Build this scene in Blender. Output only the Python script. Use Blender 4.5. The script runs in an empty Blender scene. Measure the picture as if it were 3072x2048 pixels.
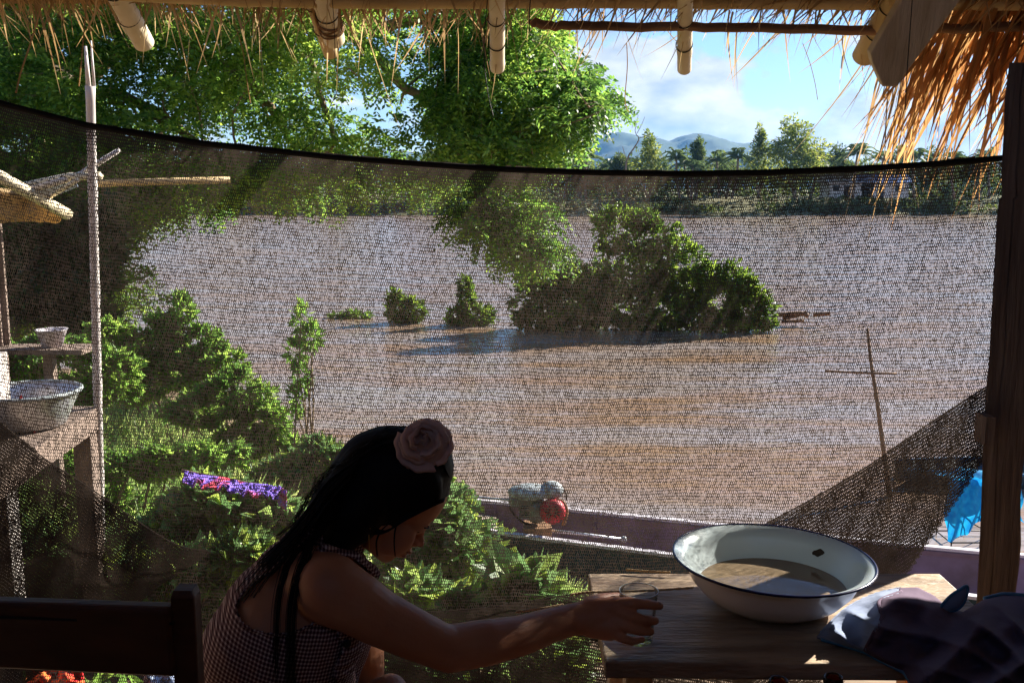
import bpy, bmesh, math, random
import numpy as np
from mathutils import Vector, Matrix
R = math.radians
rs = np.random.RandomState
scene = bpy.context.scene
COL = scene.collection
TH = R(8.7); CZ = 1.2; F = 3072*35/36.0
CT, ST = math.cos(TH), math.sin(TH)
# ------------------------------------------------------------ view helpers (pixel of the 3072x2048 photo + distance -> world point)
def at(u, v, D):
    x = (u-1536)/F*D; y = (1024-v)/F*D
    return np.array([x, y*ST + D*CT, CZ + y*CT - D*ST])
def atY(u, v, Y):
    k = (1024-v)/F
    return at(u, v, Y/(CT + k*ST))
def atZ(u, v, z):
    k = (1024-v)/F
    return at(u, v, (z-CZ)/(k*CT - ST))
def proj(P):
    P = np.asarray(P, float); x = P[..., 0]; y = P[..., 1]; z = P[..., 2]-CZ
    D = y*CT - z*ST; h = y*ST + z*CT
    return 1536+F*x/D, 1024-F*h/D, D
def inpoly(px, py, poly):
    px = np.asarray(px); py = np.asarray(py); c = np.zeros(px.shape, bool); n = len(poly)
    for i in range(n):
        x1, y1 = poly[i]; x2, y2 = poly[(i+1) % n]
        if y1 == y2: continue
        c ^= ((y1 > py) != (y2 > py)) & (px < (x2-x1)*(py-y1)/(y2-y1)+x1)
    return c
def nz(x, y, s=0):      # cheap smooth noise
    x = np.asarray(x, float); y = np.asarray(y, float)
    return (np.sin(x*1.7+s*1.3+1.3*np.sin(y*.9+s)) + np.sin(y*2.3+s*2.1+1.1*np.sin(x*1.3-s)) + .6*np.sin(x*4.1+y*3.3+s*.7))/2.6
def unit(a):
    a = np.asarray(a, float); return a/np.maximum(np.linalg.norm(a, axis=-1, keepdims=True), 1e-9)
# ------------------------------------------------------------ object helpers
def tag(o, label=None, cat=None, group=None, kind=None):
    if label: o['label'] = label
    if cat: o['category'] = cat
    if group: o['group'] = group
    if kind: o['kind'] = kind
    return o
def empty(name, loc, label, cat, group=None):
    o = bpy.data.objects.new(name, None); COL.objects.link(o); o.location = tuple(float(c) for c in loc)
    o.empty_display_size = .1
    return tag(o, label, cat, group)
def mesh(name, V, Fq, mat, parent=None, smooth=False, Ft=None):
    V = np.asarray(V, np.float32).reshape(-1, 3).copy()
    if parent is not None:
        p = parent; off = np.zeros(3)
        while p is not None: off += np.array(p.location); p = p.parent
        V -= off.astype(np.float32)
    me = bpy.data.meshes.new(name)
    Fq = np.asarray(Fq, np.int32).reshape(-1, 4) if Fq is not None and len(Fq) else np.zeros((0, 4), np.int32)
    Ft = np.asarray(Ft, np.int32).reshape(-1, 3) if Ft is not None and len(Ft) else np.zeros((0, 3), np.int32)
    nl = Fq.size+Ft.size
    me.vertices.add(len(V)); me.vertices.foreach_set('co', V.ravel())
    me.loops.add(nl); me.loops.foreach_set('vertex_index', np.concatenate([Fq.ravel(), Ft.ravel()]))
    me.polygons.add(len(Fq)+len(Ft))
    st = np.concatenate([np.arange(len(Fq))*4, len(Fq)*4+np.arange(len(Ft))*3]).astype(np.int32)
    me.polygons.foreach_set('loop_start', st)
    me.polygons.foreach_set('use_smooth', np.full(len(st), bool(smooth)))
    me.update(calc_edges=True); me.validate()
    if mat: me.materials.append(mat)
    o = bpy.data.objects.new(name, me); COL.objects.link(o)
    if parent is not None: o.parent = parent
    return o
class MB:
    def __init__(s): s.V = []; s.Q = []; s.T = []; s.n = 0
    def add(s, V, Q=None, T=None):
        V = np.asarray(V, float).reshape(-1, 3)
        if Q is not None and len(Q): s.Q.append(np.asarray(Q).reshape(-1, 4)+s.n)
        if T is not None and len(T): s.T.append(np.asarray(T).reshape(-1, 3)+s.n)
        s.V.append(V); s.n += len(V); return s
    def tube(s, P, r, n=10, cap=True, ell=None):
        P = np.asarray(P, float); m = len(P); r = np.broadcast_to(np.asarray(r, float), (m,))
        T = unit(np.gradient(P, axis=0)); up = np.array([0, 0, 1.]) if abs(T[0][2]) < .9 else np.array([1., 0, 0])
        V = []; a = np.arange(n)*2*np.pi/n
        A = unit(np.cross(T[0], up))
        for i in range(m):
            A = unit(A-T[i]*np.dot(A, T[i])); B = np.cross(T[i], A)
            V.append(P[i]+r[i]*(np.cos(a)[:, None]*A+np.sin(a)[:, None]*B))
        V = np.concatenate(V); Q = []
        for i in range(m-1):
            for j in range(n):
                k = (j+1) % n; Q.append([i*n+j, i*n+k, (i+1)*n+k, (i+1)*n+j])
        Tt = []
        if cap:
            V = np.concatenate([V, P[:1], P[-1:]]); c0 = m*n; c1 = c0+1
            for j in range(n):
                k = (j+1) % n; Tt.append([c0, k, j]); Tt.append([c1, (m-1)*n+j, (m-1)*n+k])
        return s.add(V, Q, Tt)
    def box(s, c, d, rot=0, ax=None):
        c = np.asarray(c, float); d = np.asarray(d, float)/2
        V = np.array([[x, y, z] for x in (-1, 1) for y in (-1, 1) for z in (-1, 1)])*d
        if ax is not None: V = V@np.asarray(ax, float)
        elif rot:
            co, si = math.cos(rot), math.sin(rot); V = V@np.array([[co, si, 0], [-si, co, 0], [0, 0, 1]])
        return s.add(V+c, [[0, 1, 3, 2], [4, 6, 7, 5], [0, 4, 5, 1], [2, 3, 7, 6], [0, 2, 6, 4], [1, 5, 7, 3]])
    def beam(s, a, b, w, h, up=(0, 0, 1)):
        a = np.asarray(a, float); b = np.asarray(b, float); d = b-a; L = np.linalg.norm(d); x = d/L
        y = unit(np.cross(up, x)); z = np.cross(x, y)
        return s.box((a+b)/2, (L, w, h), ax=np.array([x, y, z]))
    def lathe(s, prof, c=(0, 0, 0), n=48, ax=None):
        prof = np.asarray(prof, float); m = len(prof); a = np.arange(n)*2*np.pi/n
        V = np.stack([prof[:, 0][:, None]*np.cos(a), prof[:, 0][:, None]*np.sin(a), np.repeat(prof[:, 1][:, None], n, 1)], -1).reshape(-1, 3)
        if ax is not None: V = V@np.asarray(ax, float)
        V = V+np.asarray(c, float)
        Q = [[i*n+j, i*n+(j+1) % n, (i+1)*n+(j+1) % n, (i+1)*n+j] for i in range(m-1) for j in range(n)]
        return s.add(V, Q)
    def ball(s, c, r, n=16, ax=None):
        a = np.linspace(-np.pi/2, np.pi/2, n//2+1)[1:-1]; m = len(a); t = np.arange(n)*2*np.pi/n
        V = np.stack([np.cos(a)[:, None]*np.cos(t), np.cos(a)[:, None]*np.sin(t), np.repeat(np.sin(a)[:, None], n, 1)], -1).reshape(-1, 3)
        V = np.concatenate([V, [[0, 0, -1], [0, 0, 1]]])*np.broadcast_to(np.asarray(r, float), (3,))
        if ax is not None: V = V@np.asarray(ax, float)
        Q = [[i*n+j, i*n+(j+1) % n, (i+1)*n+(j+1) % n, (i+1)*n+j] for i in range(m-1) for j in range(n)]
        T = [[m*n, (j+1) % n, j] for j in range(n)]+[[m*n+1, (m-1)*n+j, (m-1)*n+(j+1) % n] for j in range(n)]
        return s.add(V+np.asarray(c, float), Q, T)
    def cap2(s, P, r, n=14):     # chain of balls and cones (closed, for remeshing)
        P = np.asarray(P, float); r = np.broadcast_to(np.asarray(r, float), (len(P),))
        for i in range(len(P)): s.ball(P[i], r[i], n)
        for i in range(len(P)-1):
            if np.linalg.norm(P[i+1]-P[i]) > 1e-4: s.tube([P[i], P[i+1]], [r[i], r[i+1]], n)
        return s
    def grid(s, G):
        G = np.asarray(G, float); h, w = G.shape[:2]; i = np.arange(h*w).reshape(h, w)
        Q = np.stack([i[:-1, :-1], i[:-1, 1:], i[1:, 1:], i[1:, :-1]], -1).reshape(-1, 4)
        return s.add(G.reshape(-1, 3), Q)
    def build(s, name, mat, parent=None, smooth=False):
        V = np.concatenate(s.V)
        return mesh(name, V, np.concatenate(s.Q) if s.Q else None, mat, parent, smooth, np.concatenate(s.T) if s.T else None)
def bevel(o, w=.004, seg=2):
    m = o.modifiers.new('bevel', 'BEVEL'); m.width = w; m.segments = seg; m.limit_method = 'ANGLE'; return o
def thick(o, t, off=0.):
    m = o.modifiers.new('thickness', 'SOLIDIFY'); m.thickness = t; m.offset = off; return o
def subd(o, n=1):
    m = o.modifiers.new('subdivision', 'SUBSURF'); m.levels = n; m.render_levels = n; return o
def crv(P, n=24):           # smooth curve through points
    P = np.asarray(P, float); m = len(P); t = np.linspace(0, m-1, n); i = np.clip(t.astype(int), 0, m-2); f = (t-i)[:, None]
    p0 = P[np.maximum(i-1, 0)]; p1 = P[i]; p2 = P[i+1]; p3 = P[np.minimum(i+2, m-1)]
    return .5*((2*p1)+(-p0+p2)*f+(2*p0-5*p1+4*p2-p3)*f*f+(-p0+3*p1-3*p2+p3)*f**3)
# ------------------------------------------------------------ materials
def mat(name, col, rough=.8, col2=None, scale=8., detail=5., stretch=(1, 1, 1), bump=0., bscale=None, metal=0., spec=.3, ramp=(.35, .65), trans=0., sheen=0., rand=0.):
    m = bpy.data.materials.new(name); m.use_nodes = True; n = m.node_tree; N = n.nodes; L = n.links
    b = N['Principled BSDF']; b.inputs['Roughness'].default_value = rough; b.inputs['Metallic'].default_value = metal
    b.inputs['Specular IOR Level'].default_value = spec; b.inputs['Base Color'].default_value = (*col, 1)
    tc = N.new('ShaderNodeTexCoord'); mp = N.new('ShaderNodeMapping'); mp.inputs['Scale'].default_value = stretch
    L.new(tc.outputs['Object'], mp.inputs['Vector']); out = None
    if col2 is not None:
        no = N.new('ShaderNodeTexNoise'); no.inputs['Scale'].default_value = scale; no.inputs['Detail'].default_value = detail
        L.new(mp.outputs[0], no.inputs['Vector'])
        cr = N.new('ShaderNodeValToRGB'); cr.color_ramp.elements[0].position = ramp[0]; cr.color_ramp.elements[1].position = ramp[1]
        cr.color_ramp.elements[0].color = (*col, 1); cr.color_ramp.elements[1].color = (*col2, 1)
        L.new(no.outputs[0], cr.inputs[0]); out = cr.outputs[0]
        if rand:
            ge = N.new('ShaderNodeNewGeometry'); hs = N.new('ShaderNodeHueSaturation'); ma = N.new('ShaderNodeMath'); ma.operation = 'MULTIPLY_ADD'
            ma.inputs[1].default_value = rand; ma.inputs[2].default_value = 1-rand/2
            L.new(ge.outputs['Random Per Island'], ma.inputs[0]); L.new(ma.outputs[0], hs.inputs['Value']); L.new(out, hs.inputs['Color']); out = hs.outputs[0]
        L.new(out, b.inputs['Base Color'])
    if bump:
        nb = N.new('ShaderNodeTexNoise'); nb.inputs['Scale'].default_value = bscale or scale*3; nb.inputs['Detail'].default_value = 6
        L.new(mp.outputs[0], nb.inputs['Vector']); bp = N.new('ShaderNodeBump'); bp.inputs['Strength'].default_value = bump; bp.inputs['Distance'].default_value = .01
        L.new(nb.outputs[0], bp.inputs['Height']); L.new(bp.outputs[0], b.inputs['Normal'])
    if trans:
        tr = N.new('ShaderNodeBsdfTranslucent'); mx = N.new('ShaderNodeMixShader'); mx.inputs[0].default_value = trans
        tr.inputs[0].default_value = (*col, 1)
        if out is not None: L.new(out, tr.inputs[0])
        o = N['Material Output']; L.new(b.outputs[0], mx.inputs[1]); L.new(tr.outputs[0], mx.inputs[2]); L.new(mx.outputs[0], o.inputs[0])
    return m
def leafmat(name, c1, c2, c3, trans=.5, nscale=.6, gloss=.35):
    m = bpy.data.materials.new(name); m.use_nodes = True; n = m.node_tree; N = n.nodes; L = n.links
    b = N['Principled BSDF']; b.inputs['Roughness'].default_value = gloss+.1; b.inputs['Specular IOR Level'].default_value = .4
    ge = N.new('ShaderNodeNewGeometry'); tc = N.new('ShaderNodeTexCoord'); no = N.new('ShaderNodeTexNoise')
    no.inputs['Scale'].default_value = nscale; no.inputs['Detail'].default_value = 3; L.new(tc.outputs['Object'], no.inputs['Vector'])
    ad = N.new('ShaderNodeMath'); ad.operation = 'MULTIPLY_ADD'; ad.inputs[1].default_value = .55; L.new(ge.outputs['Random Per Island'], ad.inputs[0]); L.new(no.outputs[0], ad.inputs[2])
    cr = N.new('ShaderNodeValToRGB'); e = cr.color_ramp.elements
    e[0].position = .45; e[0].color = (*c1, 1); e[1].position = 1.05 if False else 1.; e[1].color = (*c3, 1)
    x = e.new(.75); x.color = (*c2, 1)
    L.new(ad.outputs[0], cr.inputs[0]); L.new(cr.outputs[0], b.inputs['Base Color'])
    tr = N.new('ShaderNodeBsdfTranslucent'); hs = N.new('ShaderNodeHueSaturation'); hs.inputs['Value'].default_value = 1.7; hs.inputs['Hue'].default_value = .492; hs.inputs['Saturation'].default_value = .92
    L.new(cr.outputs[0], hs.inputs['Color']); L.new(hs.outputs[0], tr.inputs[0])
    mx = N.new('ShaderNodeMixShader'); mx.inputs[0].default_value = trans
    L.new(b.outputs[0], mx.inputs[1]); L.new(tr.outputs[0], mx.inputs[2]); L.new(mx.outputs[0], N['Material Output'].inputs[0])
    return m
M = {}
M['leaf_tree'] = leafmat('tree_leaf', (.03, .09, .012), (.09, .21, .02), (.23, .34, .03), .6, .5)
M['leaf_dark'] = leafmat('dark_leaf', (.012, .035, .008), (.025, .065, .012), (.05, .1, .015), .4, .8)
M['leaf_shrub'] = leafmat('shrub_leaf', (.06, .15, .02), (.12, .25, .03), (.24, .36, .045), .6, 1.2)
M['leaf_grass'] = leafmat('grass_blade', (.10, .19, .04), (.2, .3, .07), (.36, .42, .12), .55, .8)
M['leaf_flood'] = leafmat('flooded_leaf', (.03, .075, .008), (.08, .16, .012), (.2, .3, .02), .5, .5)
M['leaf_broad'] = leafmat('broad_leaf', (.06, .14, .035), (.12, .22, .07), (.25, .33, .03), .5, 1.5, .25)
M['leaf_far'] = leafmat('far_leaf', (.04, .075, .02), (.08, .12, .025), (.13, .17, .03), .4, .15, .6)
M['leaf_bamboo'] = leafmat('bamboo_leaf', (.06, .11, .012), (.16, .21, .025), (.3, .32, .04), .5, .15, .5)
M['leaf_palm'] = leafmat('palm_leaf', (.05, .09, .03), (.08, .13, .035), (.12, .17, .04), .35, .3, .4)
M['bark'] = mat('bark', (.12, .085, .06), .9, (.26, .2, .14), 6, stretch=(1, 1, .3), bump=.6)
M['twig'] = mat('twig_bark', (.16, .1, .055), .85, (.3, .22, .13), 12, bump=.3)
M['bamboo'] = mat('dry_bamboo', (.6, .5, .32), .5, (.78, .68, .48), 5, stretch=(3, 3, 1), bump=.12, bscale=30, spec=.4, ramp=(.3, .7))
M['bamboo_d'] = mat('aged_bamboo', (.45, .31, .13), .6, (.62, .45, .22), 6, bump=.15, bscale=30)
M['node'] = mat('bamboo_node', (.22, .15, .08), .7, (.35, .26, .15), 20)
M['pole'] = mat('grey_bamboo_pole', (.45, .4, .36), .6, (.62, .56, .52), 5, stretch=(3, 3, .6), bump=.2)
M['thatch'] = mat('dry_thatch', (.4, .24, .1), .75, (.62, .44, .22), 5, trans=.42, rand=.9)
M['thatch_o'] = mat('long_dry_thatch', (.42, .20, .07), .7, (.62, .36, .14), 5, trans=.55, rand=.8)
M['roof'] = mat('thatch_mass', (.17, .11, .05), .95, (.3, .2, .09), 20, stretch=(6, 1, 1), bump=1., bscale=60)
M['lath'] = mat('lath_wood', (.17, .09, .045), .8, (.32, .18, .09), 10, stretch=(.3, 3, 3), bump=.4)
M['plank'] = mat('grey_plank', (.48, .36, .21), .8, (.66, .53, .35), 7, stretch=(5, .8, .8), bump=.4, bscale=25)
M['post'] = mat('weathered_post', (.12, .08, .06), .85, (.25, .18, .135), 9, stretch=(5, 5, .5), bump=.8, bscale=14, ramp=(.3, .7))
M['tabletop'] = mat('worn_table_wood', (.20, .13, .08), .5, (.52, .385, .25), 5, detail=12, stretch=(1.1, 5, 5), bump=.6, bscale=22, spec=.45, ramp=(.36, .64))
M['chair'] = mat('dark_varnished_wood', (.06, .018, .008), .42, (.1, .032, .014), 6, stretch=(1, 6, 6), bump=.1, spec=.4)
M['room'] = mat('room_board', (.32, .22, .14), .9, (.46, .33, .21), 5, stretch=(4, 4, .5), bump=.4)
M['floor'] = mat('floor_board', (.24, .16, .1), .85, (.38, .26, .17), 5, stretch=(.6, 5, 4), bump=.4)
M['net'] = mat('black_knit_net', (.055, .042, .034), .8, (.09, .068, .054), 30, trans=.25)
M['net2'] = mat('folded_knit_net', (.032, .025, .02), .8, (.052, .04, .031), 30, trans=.2)
M['hem'] = mat('net_hem', (.010, .009, .009), .9)
M['wire'] = mat('dark_wire', (.02, .015, .012), .6)
M['old'] = mat('grey_old_wood', (.15, .11, .085), .9, (.27, .2, .16), 7, stretch=(4, 4, 1), bump=.4)
M['straw'] = mat('straw_cord', (.45, .3, .15), .8, (.6, .44, .25), 60)
M['skin'] = mat('skin', (.50, .205, .105), .5, (.56, .26, .14), 12, bump=.05, bscale=200, spec=.35)
M['nail'] = mat('finger_nail', (.55, .32, .24), .3)
M['hair'] = mat('black_hair', (.006, .0045, .004), .6, (.010, .007, .006), 40, stretch=(1, 1, .3), spec=.12)
M['lips'] = mat('lips', (.32, .1, .075), .45)
M['eye'] = mat('eye_white', (.6, .58, .56), .15)
M['iris'] = mat('dark_iris', (.015, .008, .005), .1)
M['rose'] = mat('pink_organza', (.78, .54, .46), .6, (.86, .64, .56), 30, trans=.3)
M['gold'] = mat('gold_earring', (.7, .42, .1), .3, metal=1)
M['button'] = mat('black_button', (.012, .01, .012), .3)
M['white'] = mat('white_enamel', (.56, .66, .68), .18, (.64, .73, .74), 6, spec=.6)
M['enamelo'] = mat('cream_enamel', (.74, .7, .68), .22, (.82, .78, .76), 7, spec=.6)
M['blue_rim'] = mat('blue_black_rim', (.012, .015, .06), .25)
M['chip'] = mat('rusty_enamel_chip', (.03, .025, .018), .9, (.07, .045, .03), 90)
M['alu'] = mat('dull_aluminium', (.5, .51, .52), .4, (.62, .63, .64), 9, metal=.6)
M['hull_in'] = mat('mauve_boat_paint', (.13, .085, .09), .6, (.22, .15, .2), 3, bump=.1)
M['hull_out'] = mat('dark_teal_boat_paint', (.03, .05, .07), .6, (.05, .09, .11), 3)
M['gunwale'] = mat('pale_gunwale_wood', (.5, .46, .48), .55, (.66, .62, .64), 5)
M['deck'] = mat('boat_deck_board', (.3, .24, .18), .7, (.42, .35, .28), 6)
M['engine'] = mat('grey_engine_metal', (.1, .11, .1), .45, (.2, .21, .19), 20, metal=.4)
M['tank'] = mat('pale_engine_tank', (.16, .19, .2), .5, (.5, .54, .54), 16, bump=.4)
M['red'] = mat('red_painted_metal', (.28, .01, .02), .5, (.55, .03, .045), 22, bump=.4)
M['bluenet'] = mat('blue_fishing_net', (.01, .25, .62), .6, (.02, .42, .75), 14, trans=.4)
M['purple'] = mat('purple_print_cloth', (.17, .1, .5), .8, (.6, .06, .1), 7, ramp=(.5, .58))
M['redcloth'] = mat('red_print_cloth', (.5, .015, .02), .8, (.75, .25, .05), 16, ramp=(.5, .6))
M['jacket'] = mat('dark_jacket_cloth', (.11, .08, .115), .9, (.17, .13, .18), 5, bump=.2, bscale=35, spec=.04)
M['lining'] = mat('blue_grey_lining', (.17, .22, .34), .8, (.25, .30, .42), 5, bump=.3, bscale=40)
M['piping'] = mat('blue_piping', (.05, .17, .32), .6, (.08, .24, .4), 20)
M['crate'] = mat('orange_plastic', (.75, .16, .012), .4, (.8, .2, .02), 5, trans=.2)
M['soil'] = mat('bank_soil', (.11, .07, .042), .95, (.24, .165, .1), 1.6, detail=9, bump=.8, bscale=9)
M['far_soil'] = mat('far_bank_ground', (.1, .11, .035), .95, (.22, .19, .09), .05, detail=8)
M['hill'] = mat('forest_hill', (.02, .045, .03), .95, (.04, .075, .04), .012, detail=12, bump=0)
M['wall_w'] = mat('pale_house_wall', (.6, .58, .55), .8, (.68, .65, .62), .6)
M['roof_b'] = mat('blue_metal_roof', (.06, .14, .4), .5, (.09, .2, .5), .8)
M['roof_g'] = mat('grey_metal_roof', (.5, .53, .58), .5, (.6, .63, .66), .8)
M['dark'] = mat('dark_opening', (.02, .02, .02), .9)
M['cord'] = M['wire']
def glassmat(name, col=(1, 1, 1), rough=0., ior=1.45):
    m = bpy.data.materials.new(name); m.use_nodes = True; b = m.node_tree.nodes['Principled BSDF']
    b.inputs['Base Color'].default_value = (*col, 1); b.inputs['Transmission Weight'].default_value = 1; b.inputs['Roughness'].default_value = rough; b.inputs['IOR'].default_value = ior
    return m

def thinglass(name, tint=(.97, .985, .98)):
    m = bpy.data.materials.new(name); m.use_nodes = True; n = m.node_tree; N = n.nodes; L = n.links; N.remove(N['Principled BSDF'])
    t = N.new('ShaderNodeBsdfTransparent'); t.inputs[0].default_value = (*tint, 1); g = N.new('ShaderNodeBsdfGlossy'); g.inputs['Roughness'].default_value = .03
    fr = N.new('ShaderNodeLayerWeight'); fr.inputs['Blend'].default_value = .12; mx = N.new('ShaderNodeMixShader')
    sc_ = N.new('ShaderNodeMath'); sc_.operation = 'MULTIPLY'; sc_.inputs[1].default_value = .75; L.new(fr.outputs['Fresnel'], sc_.inputs[0]); L.new(sc_.outputs[0], mx.inputs[0]); L.new(t.outputs[0], mx.inputs[1]); L.new(g.outputs[0], mx.inputs[2]); L.new(mx.outputs[0], N['Material Output'].inputs[0]); return m
M['glass'] = thinglass('clear_glass'); M['glassrim'] = mat('glass_edge', (.6, .65, .62), .1, spec=.8); M['bottle'] = glassmat('brown_bottle_glass', (.35, .16, .05))
def murky():
    m = bpy.data.materials.new('murky_water'); m.use_nodes = True; b = m.node_tree.nodes['Principled BSDF']
    b.inputs['Base Color'].default_value = (.27, .2, .125, 1); b.inputs['Roughness'].default_value = .03; b.inputs['Specular IOR Level'].default_value = .3
    return m
M['murky'] = murky()
def river():
    m = bpy.data.materials.new('muddy_river'); m.use_nodes = True; n = m.node_tree; N = n.nodes; L = n.links; b = N['Principled BSDF']
    tc = N.new('ShaderNodeTexCoord'); mp = N.new('ShaderNodeMapping'); mp.inputs['Scale'].default_value = (.22, 1, 1); L.new(tc.outputs['Object'], mp.inputs[0])
    a = N.new('ShaderNodeTexNoise'); a.inputs['Scale'].default_value = .7; a.inputs['Detail'].default_value = 9; L.new(mp.outputs[0], a.inputs['Vector'])
    cr = N.new('ShaderNodeValToRGB'); cr.color_ramp.elements[0].position = .42; cr.color_ramp.elements[1].position = .58
    cr.color_ramp.elements[0].color = (.30, .19, .115, 1); cr.color_ramp.elements[1].color = (.31, .255, .225, 1)
    L.new(a.outputs[0], cr.inputs[0]); L.new(cr.outputs[0], b.inputs['Base Color'])
    b.inputs['Roughness'].default_value = .16; b.inputs['IOR'].default_value = 1.33
    w1 = N.new('ShaderNodeTexNoise'); w1.inputs['Scale'].default_value = 2.6; w1.inputs['Detail'].default_value = 5; w1.inputs['Distortion'].default_value = .6
    w2 = N.new('ShaderNodeTexNoise'); w2.inputs['Scale'].default_value = .5; w2.inputs['Detail'].default_value = 3
    L.new(mp.outputs[0], w1.inputs['Vector']); L.new(mp.outputs[0], w2.inputs['Vector'])
    ad = N.new('ShaderNodeMath'); ad.operation = 'MULTIPLY_ADD'; ad.inputs[1].default_value = 2.; L.new(w2.outputs[0], ad.inputs[0]); L.new(w1.outputs[0], ad.inputs[2])
    bp = N.new('ShaderNodeBump'); bp.inputs['Strength'].default_value = 1.; bp.inputs['Distance'].default_value = .10; L.new(ad.outputs[0], bp.inputs['Height']); L.new(bp.outputs[0], b.inputs['Normal'])
    return m
M['river'] = river()
def gingham():
    m = bpy.data.materials.new('gingham_cloth'); m.use_nodes = True; n = m.node_tree; N = n.nodes; L = n.links; b = N['Principled BSDF']; b.inputs['Roughness'].default_value = .85; b.inputs['Specular IOR Level'].default_value = .1
    tc = N.new('ShaderNodeTexCoord'); mp = N.new('ShaderNodeMapping'); mp.inputs['Rotation'].default_value = (0, R(-18), 0); L.new(tc.outputs['Object'], mp.inputs[0])
    sp = N.new('ShaderNodeSeparateXYZ'); L.new(mp.outputs[0], sp.inputs[0])
    def stripe(sock, sock2=None):
        src = sock
        if sock2 is not None:
            s_ = N.new('ShaderNodeMath'); s_.operation = 'ADD'; L.new(sock, s_.inputs[0]); w_ = N.new('ShaderNodeMath'); w_.operation = 'MULTIPLY'; w_.inputs[1].default_value = .25; L.new(sock2, w_.inputs[0]); L.new(w_.outputs[0], s_.inputs[1]); src = s_.outputs[0]
        a = N.new('ShaderNodeMath'); a.operation = 'MULTIPLY'; a.inputs[1].default_value = 1/.0054; L.new(src, a.inputs[0])
        f = N.new('ShaderNodeMath'); f.operation = 'FRACT'; L.new(a.outputs[0], f.inputs[0])
        g = N.new('ShaderNodeMath'); g.operation = 'GREATER_THAN'; g.inputs[1].default_value = .42; L.new(f.outputs[0], g.inputs[0]); return g.outputs[0]
    s1 = stripe(sp.outputs['X'], sp.outputs['Y']); s2 = stripe(sp.outputs['Z'])
    ad = N.new('ShaderNodeMath'); ad.operation = 'ADD'; L.new(s1, ad.inputs[0]); L.new(s2, ad.inputs[1])
    hf = N.new('ShaderNodeMath'); hf.operation = 'MULTIPLY'; hf.inputs[1].default_value = .5; L.new(ad.outputs[0], hf.inputs[0])
    cr = N.new('ShaderNodeValToRGB'); cr.color_ramp.elements[0].color = (.62, .5, .46, 1); cr.color_ramp.elements[1].color = (.06, .022, .028, 1)
    e = cr.color_ramp.elements.new(.5); e.color = (.24, .14, .14, 1)
    L.new(hf.outputs[0], cr.inputs[0]); L.new(cr.outputs[0], b.inputs['Base Color']); return m
M['gingham'] = gingham()
# ------------------------------------------------------------ foliage
def leafquads(P, L, W, dirs, side, fold=.0):
    P = np.asarray(P); n = len(P); L = np.broadcast_to(L, (n,))[:, None]; W = np.broadcast_to(W, (n,))[:, None]
    nn = np.cross(dirs, side)
    V = np.stack([P, P+dirs*L*.45+side*W*.5+nn*fold*L, P+dirs*L, P+dirs*L*.45-side*W*.5+nn*fold*L], 1).reshape(-1, 3)
    return V, np.arange(4*n).reshape(-1, 4)
def rdir(r, n, up=0.):
    d = r.normal(size=(n, 3)); d[:, 2] += up; return unit(d)
def leaves(mb, r, P, L, W, droop=.2, out=None, k=.8):
    n = len(P); d = rdir(r, n, -droop)
    if out is not None: d = unit(d*k+out*.9)
    s = unit(np.cross(d, rdir(r, n, 1.2)+1e-4))
    l = L*r.uniform(.65, 1.3, n); V, Q = leafquads(P, l, W*r.uniform(.7, 1.2, n), d, s, .05); mb.add(V, Q)
def fronds(mb, r, P, L=.22, pairs=6, lw=.022, ll=.05, out=None, droop=.5):
    n = len(P); d = rdir(r, n, -.1)
    if out is not None: d = unit(d*.7+out)
    s = unit(np.cross(d, np.array([0, 0, 1.])+r.normal(size=(n, 3))*.5)); up = np.cross(s, d)
    Ls = L*r.uniform(.7, 1.25, n)
    for i in range(pairs):
        t = (i+.6)/pairs
        c = P+d*(Ls*t)[:, None]+np.array([0, 0, -1.])*(Ls*droop*t*t)[:, None]
        for sg in (-1, 1):
            dd = unit(s*sg+d*.45+r.normal(size=(n, 3))*.18-np.array([0, 0, .25])); sd = unit(np.cross(dd, up+r.normal(size=(n, 3))*.25))
            V, Q = leafquads(c, ll*(1.1-.35*abs(t-.5)*2)*Ls/L, lw, dd, sd, .0); mb.add(V, Q)
def blobpts(r, n, c, rad, shell=.55):
    d = rdir(r, n); q = (shell+(1-shell)*r.uniform(0, 1, n)**.6)[:, None]
    return np.asarray(c)+d*q*np.asarray(rad), d
def shrub(name, label, base, blobs, nleaf, L, W, mt, group=None, cat='bush', stems=5, seed=0, fr=False, stemr=.02, smat='twig', droop=.2):
    r = rs(seed); root = empty(name, base, label, cat, group); mb = MB(); vol = np.array([b[3]*b[4]*b[5] for b in blobs])**.67; vol /= vol.sum()
    for b, w in zip(blobs, vol):
        k = max(8, int(nleaf*w)); sub = max(4, int(9))
        cs, ds = blobpts(r, sub*4, b[:3], np.array(b[3:6])*.95, .35)
        for c in cs:
            P, d = blobpts(r, max(3, int(k//(sub*4)*r.uniform(.4, 1.6))), c, np.array(b[3:6])*r.uniform(.16, .36), .2)
            (fronds(mb, r, P, L, 5, W, L*.28, unit(P-np.array(b[:3])+1e-5)) if fr else leaves(mb, r, P, L, W, droop, unit(P-np.array(b[:3])+1e-5)))
    mb.build('foliage', M[mt], root)
    sb = MB()
    for i in range(stems):
        b = blobs[i % len(blobs)]; q = blobpts(r, 1, b[:3], np.array(b[3:6])*.6)[0][0]
        p0 = np.array(base)+r.uniform(-1, 1, 3)*[.12, .12, 0]; mid = (p0+q)/2+r.normal(size=3)*.08*np.linalg.norm(q-p0)*.5
        sb.tube(crv([p0-[0, 0, .1], mid, q], 8), np.linspace(stemr, stemr*.3, 8), 6)
    sb.build('stem', M[smat], root, True)
    return root
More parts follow.
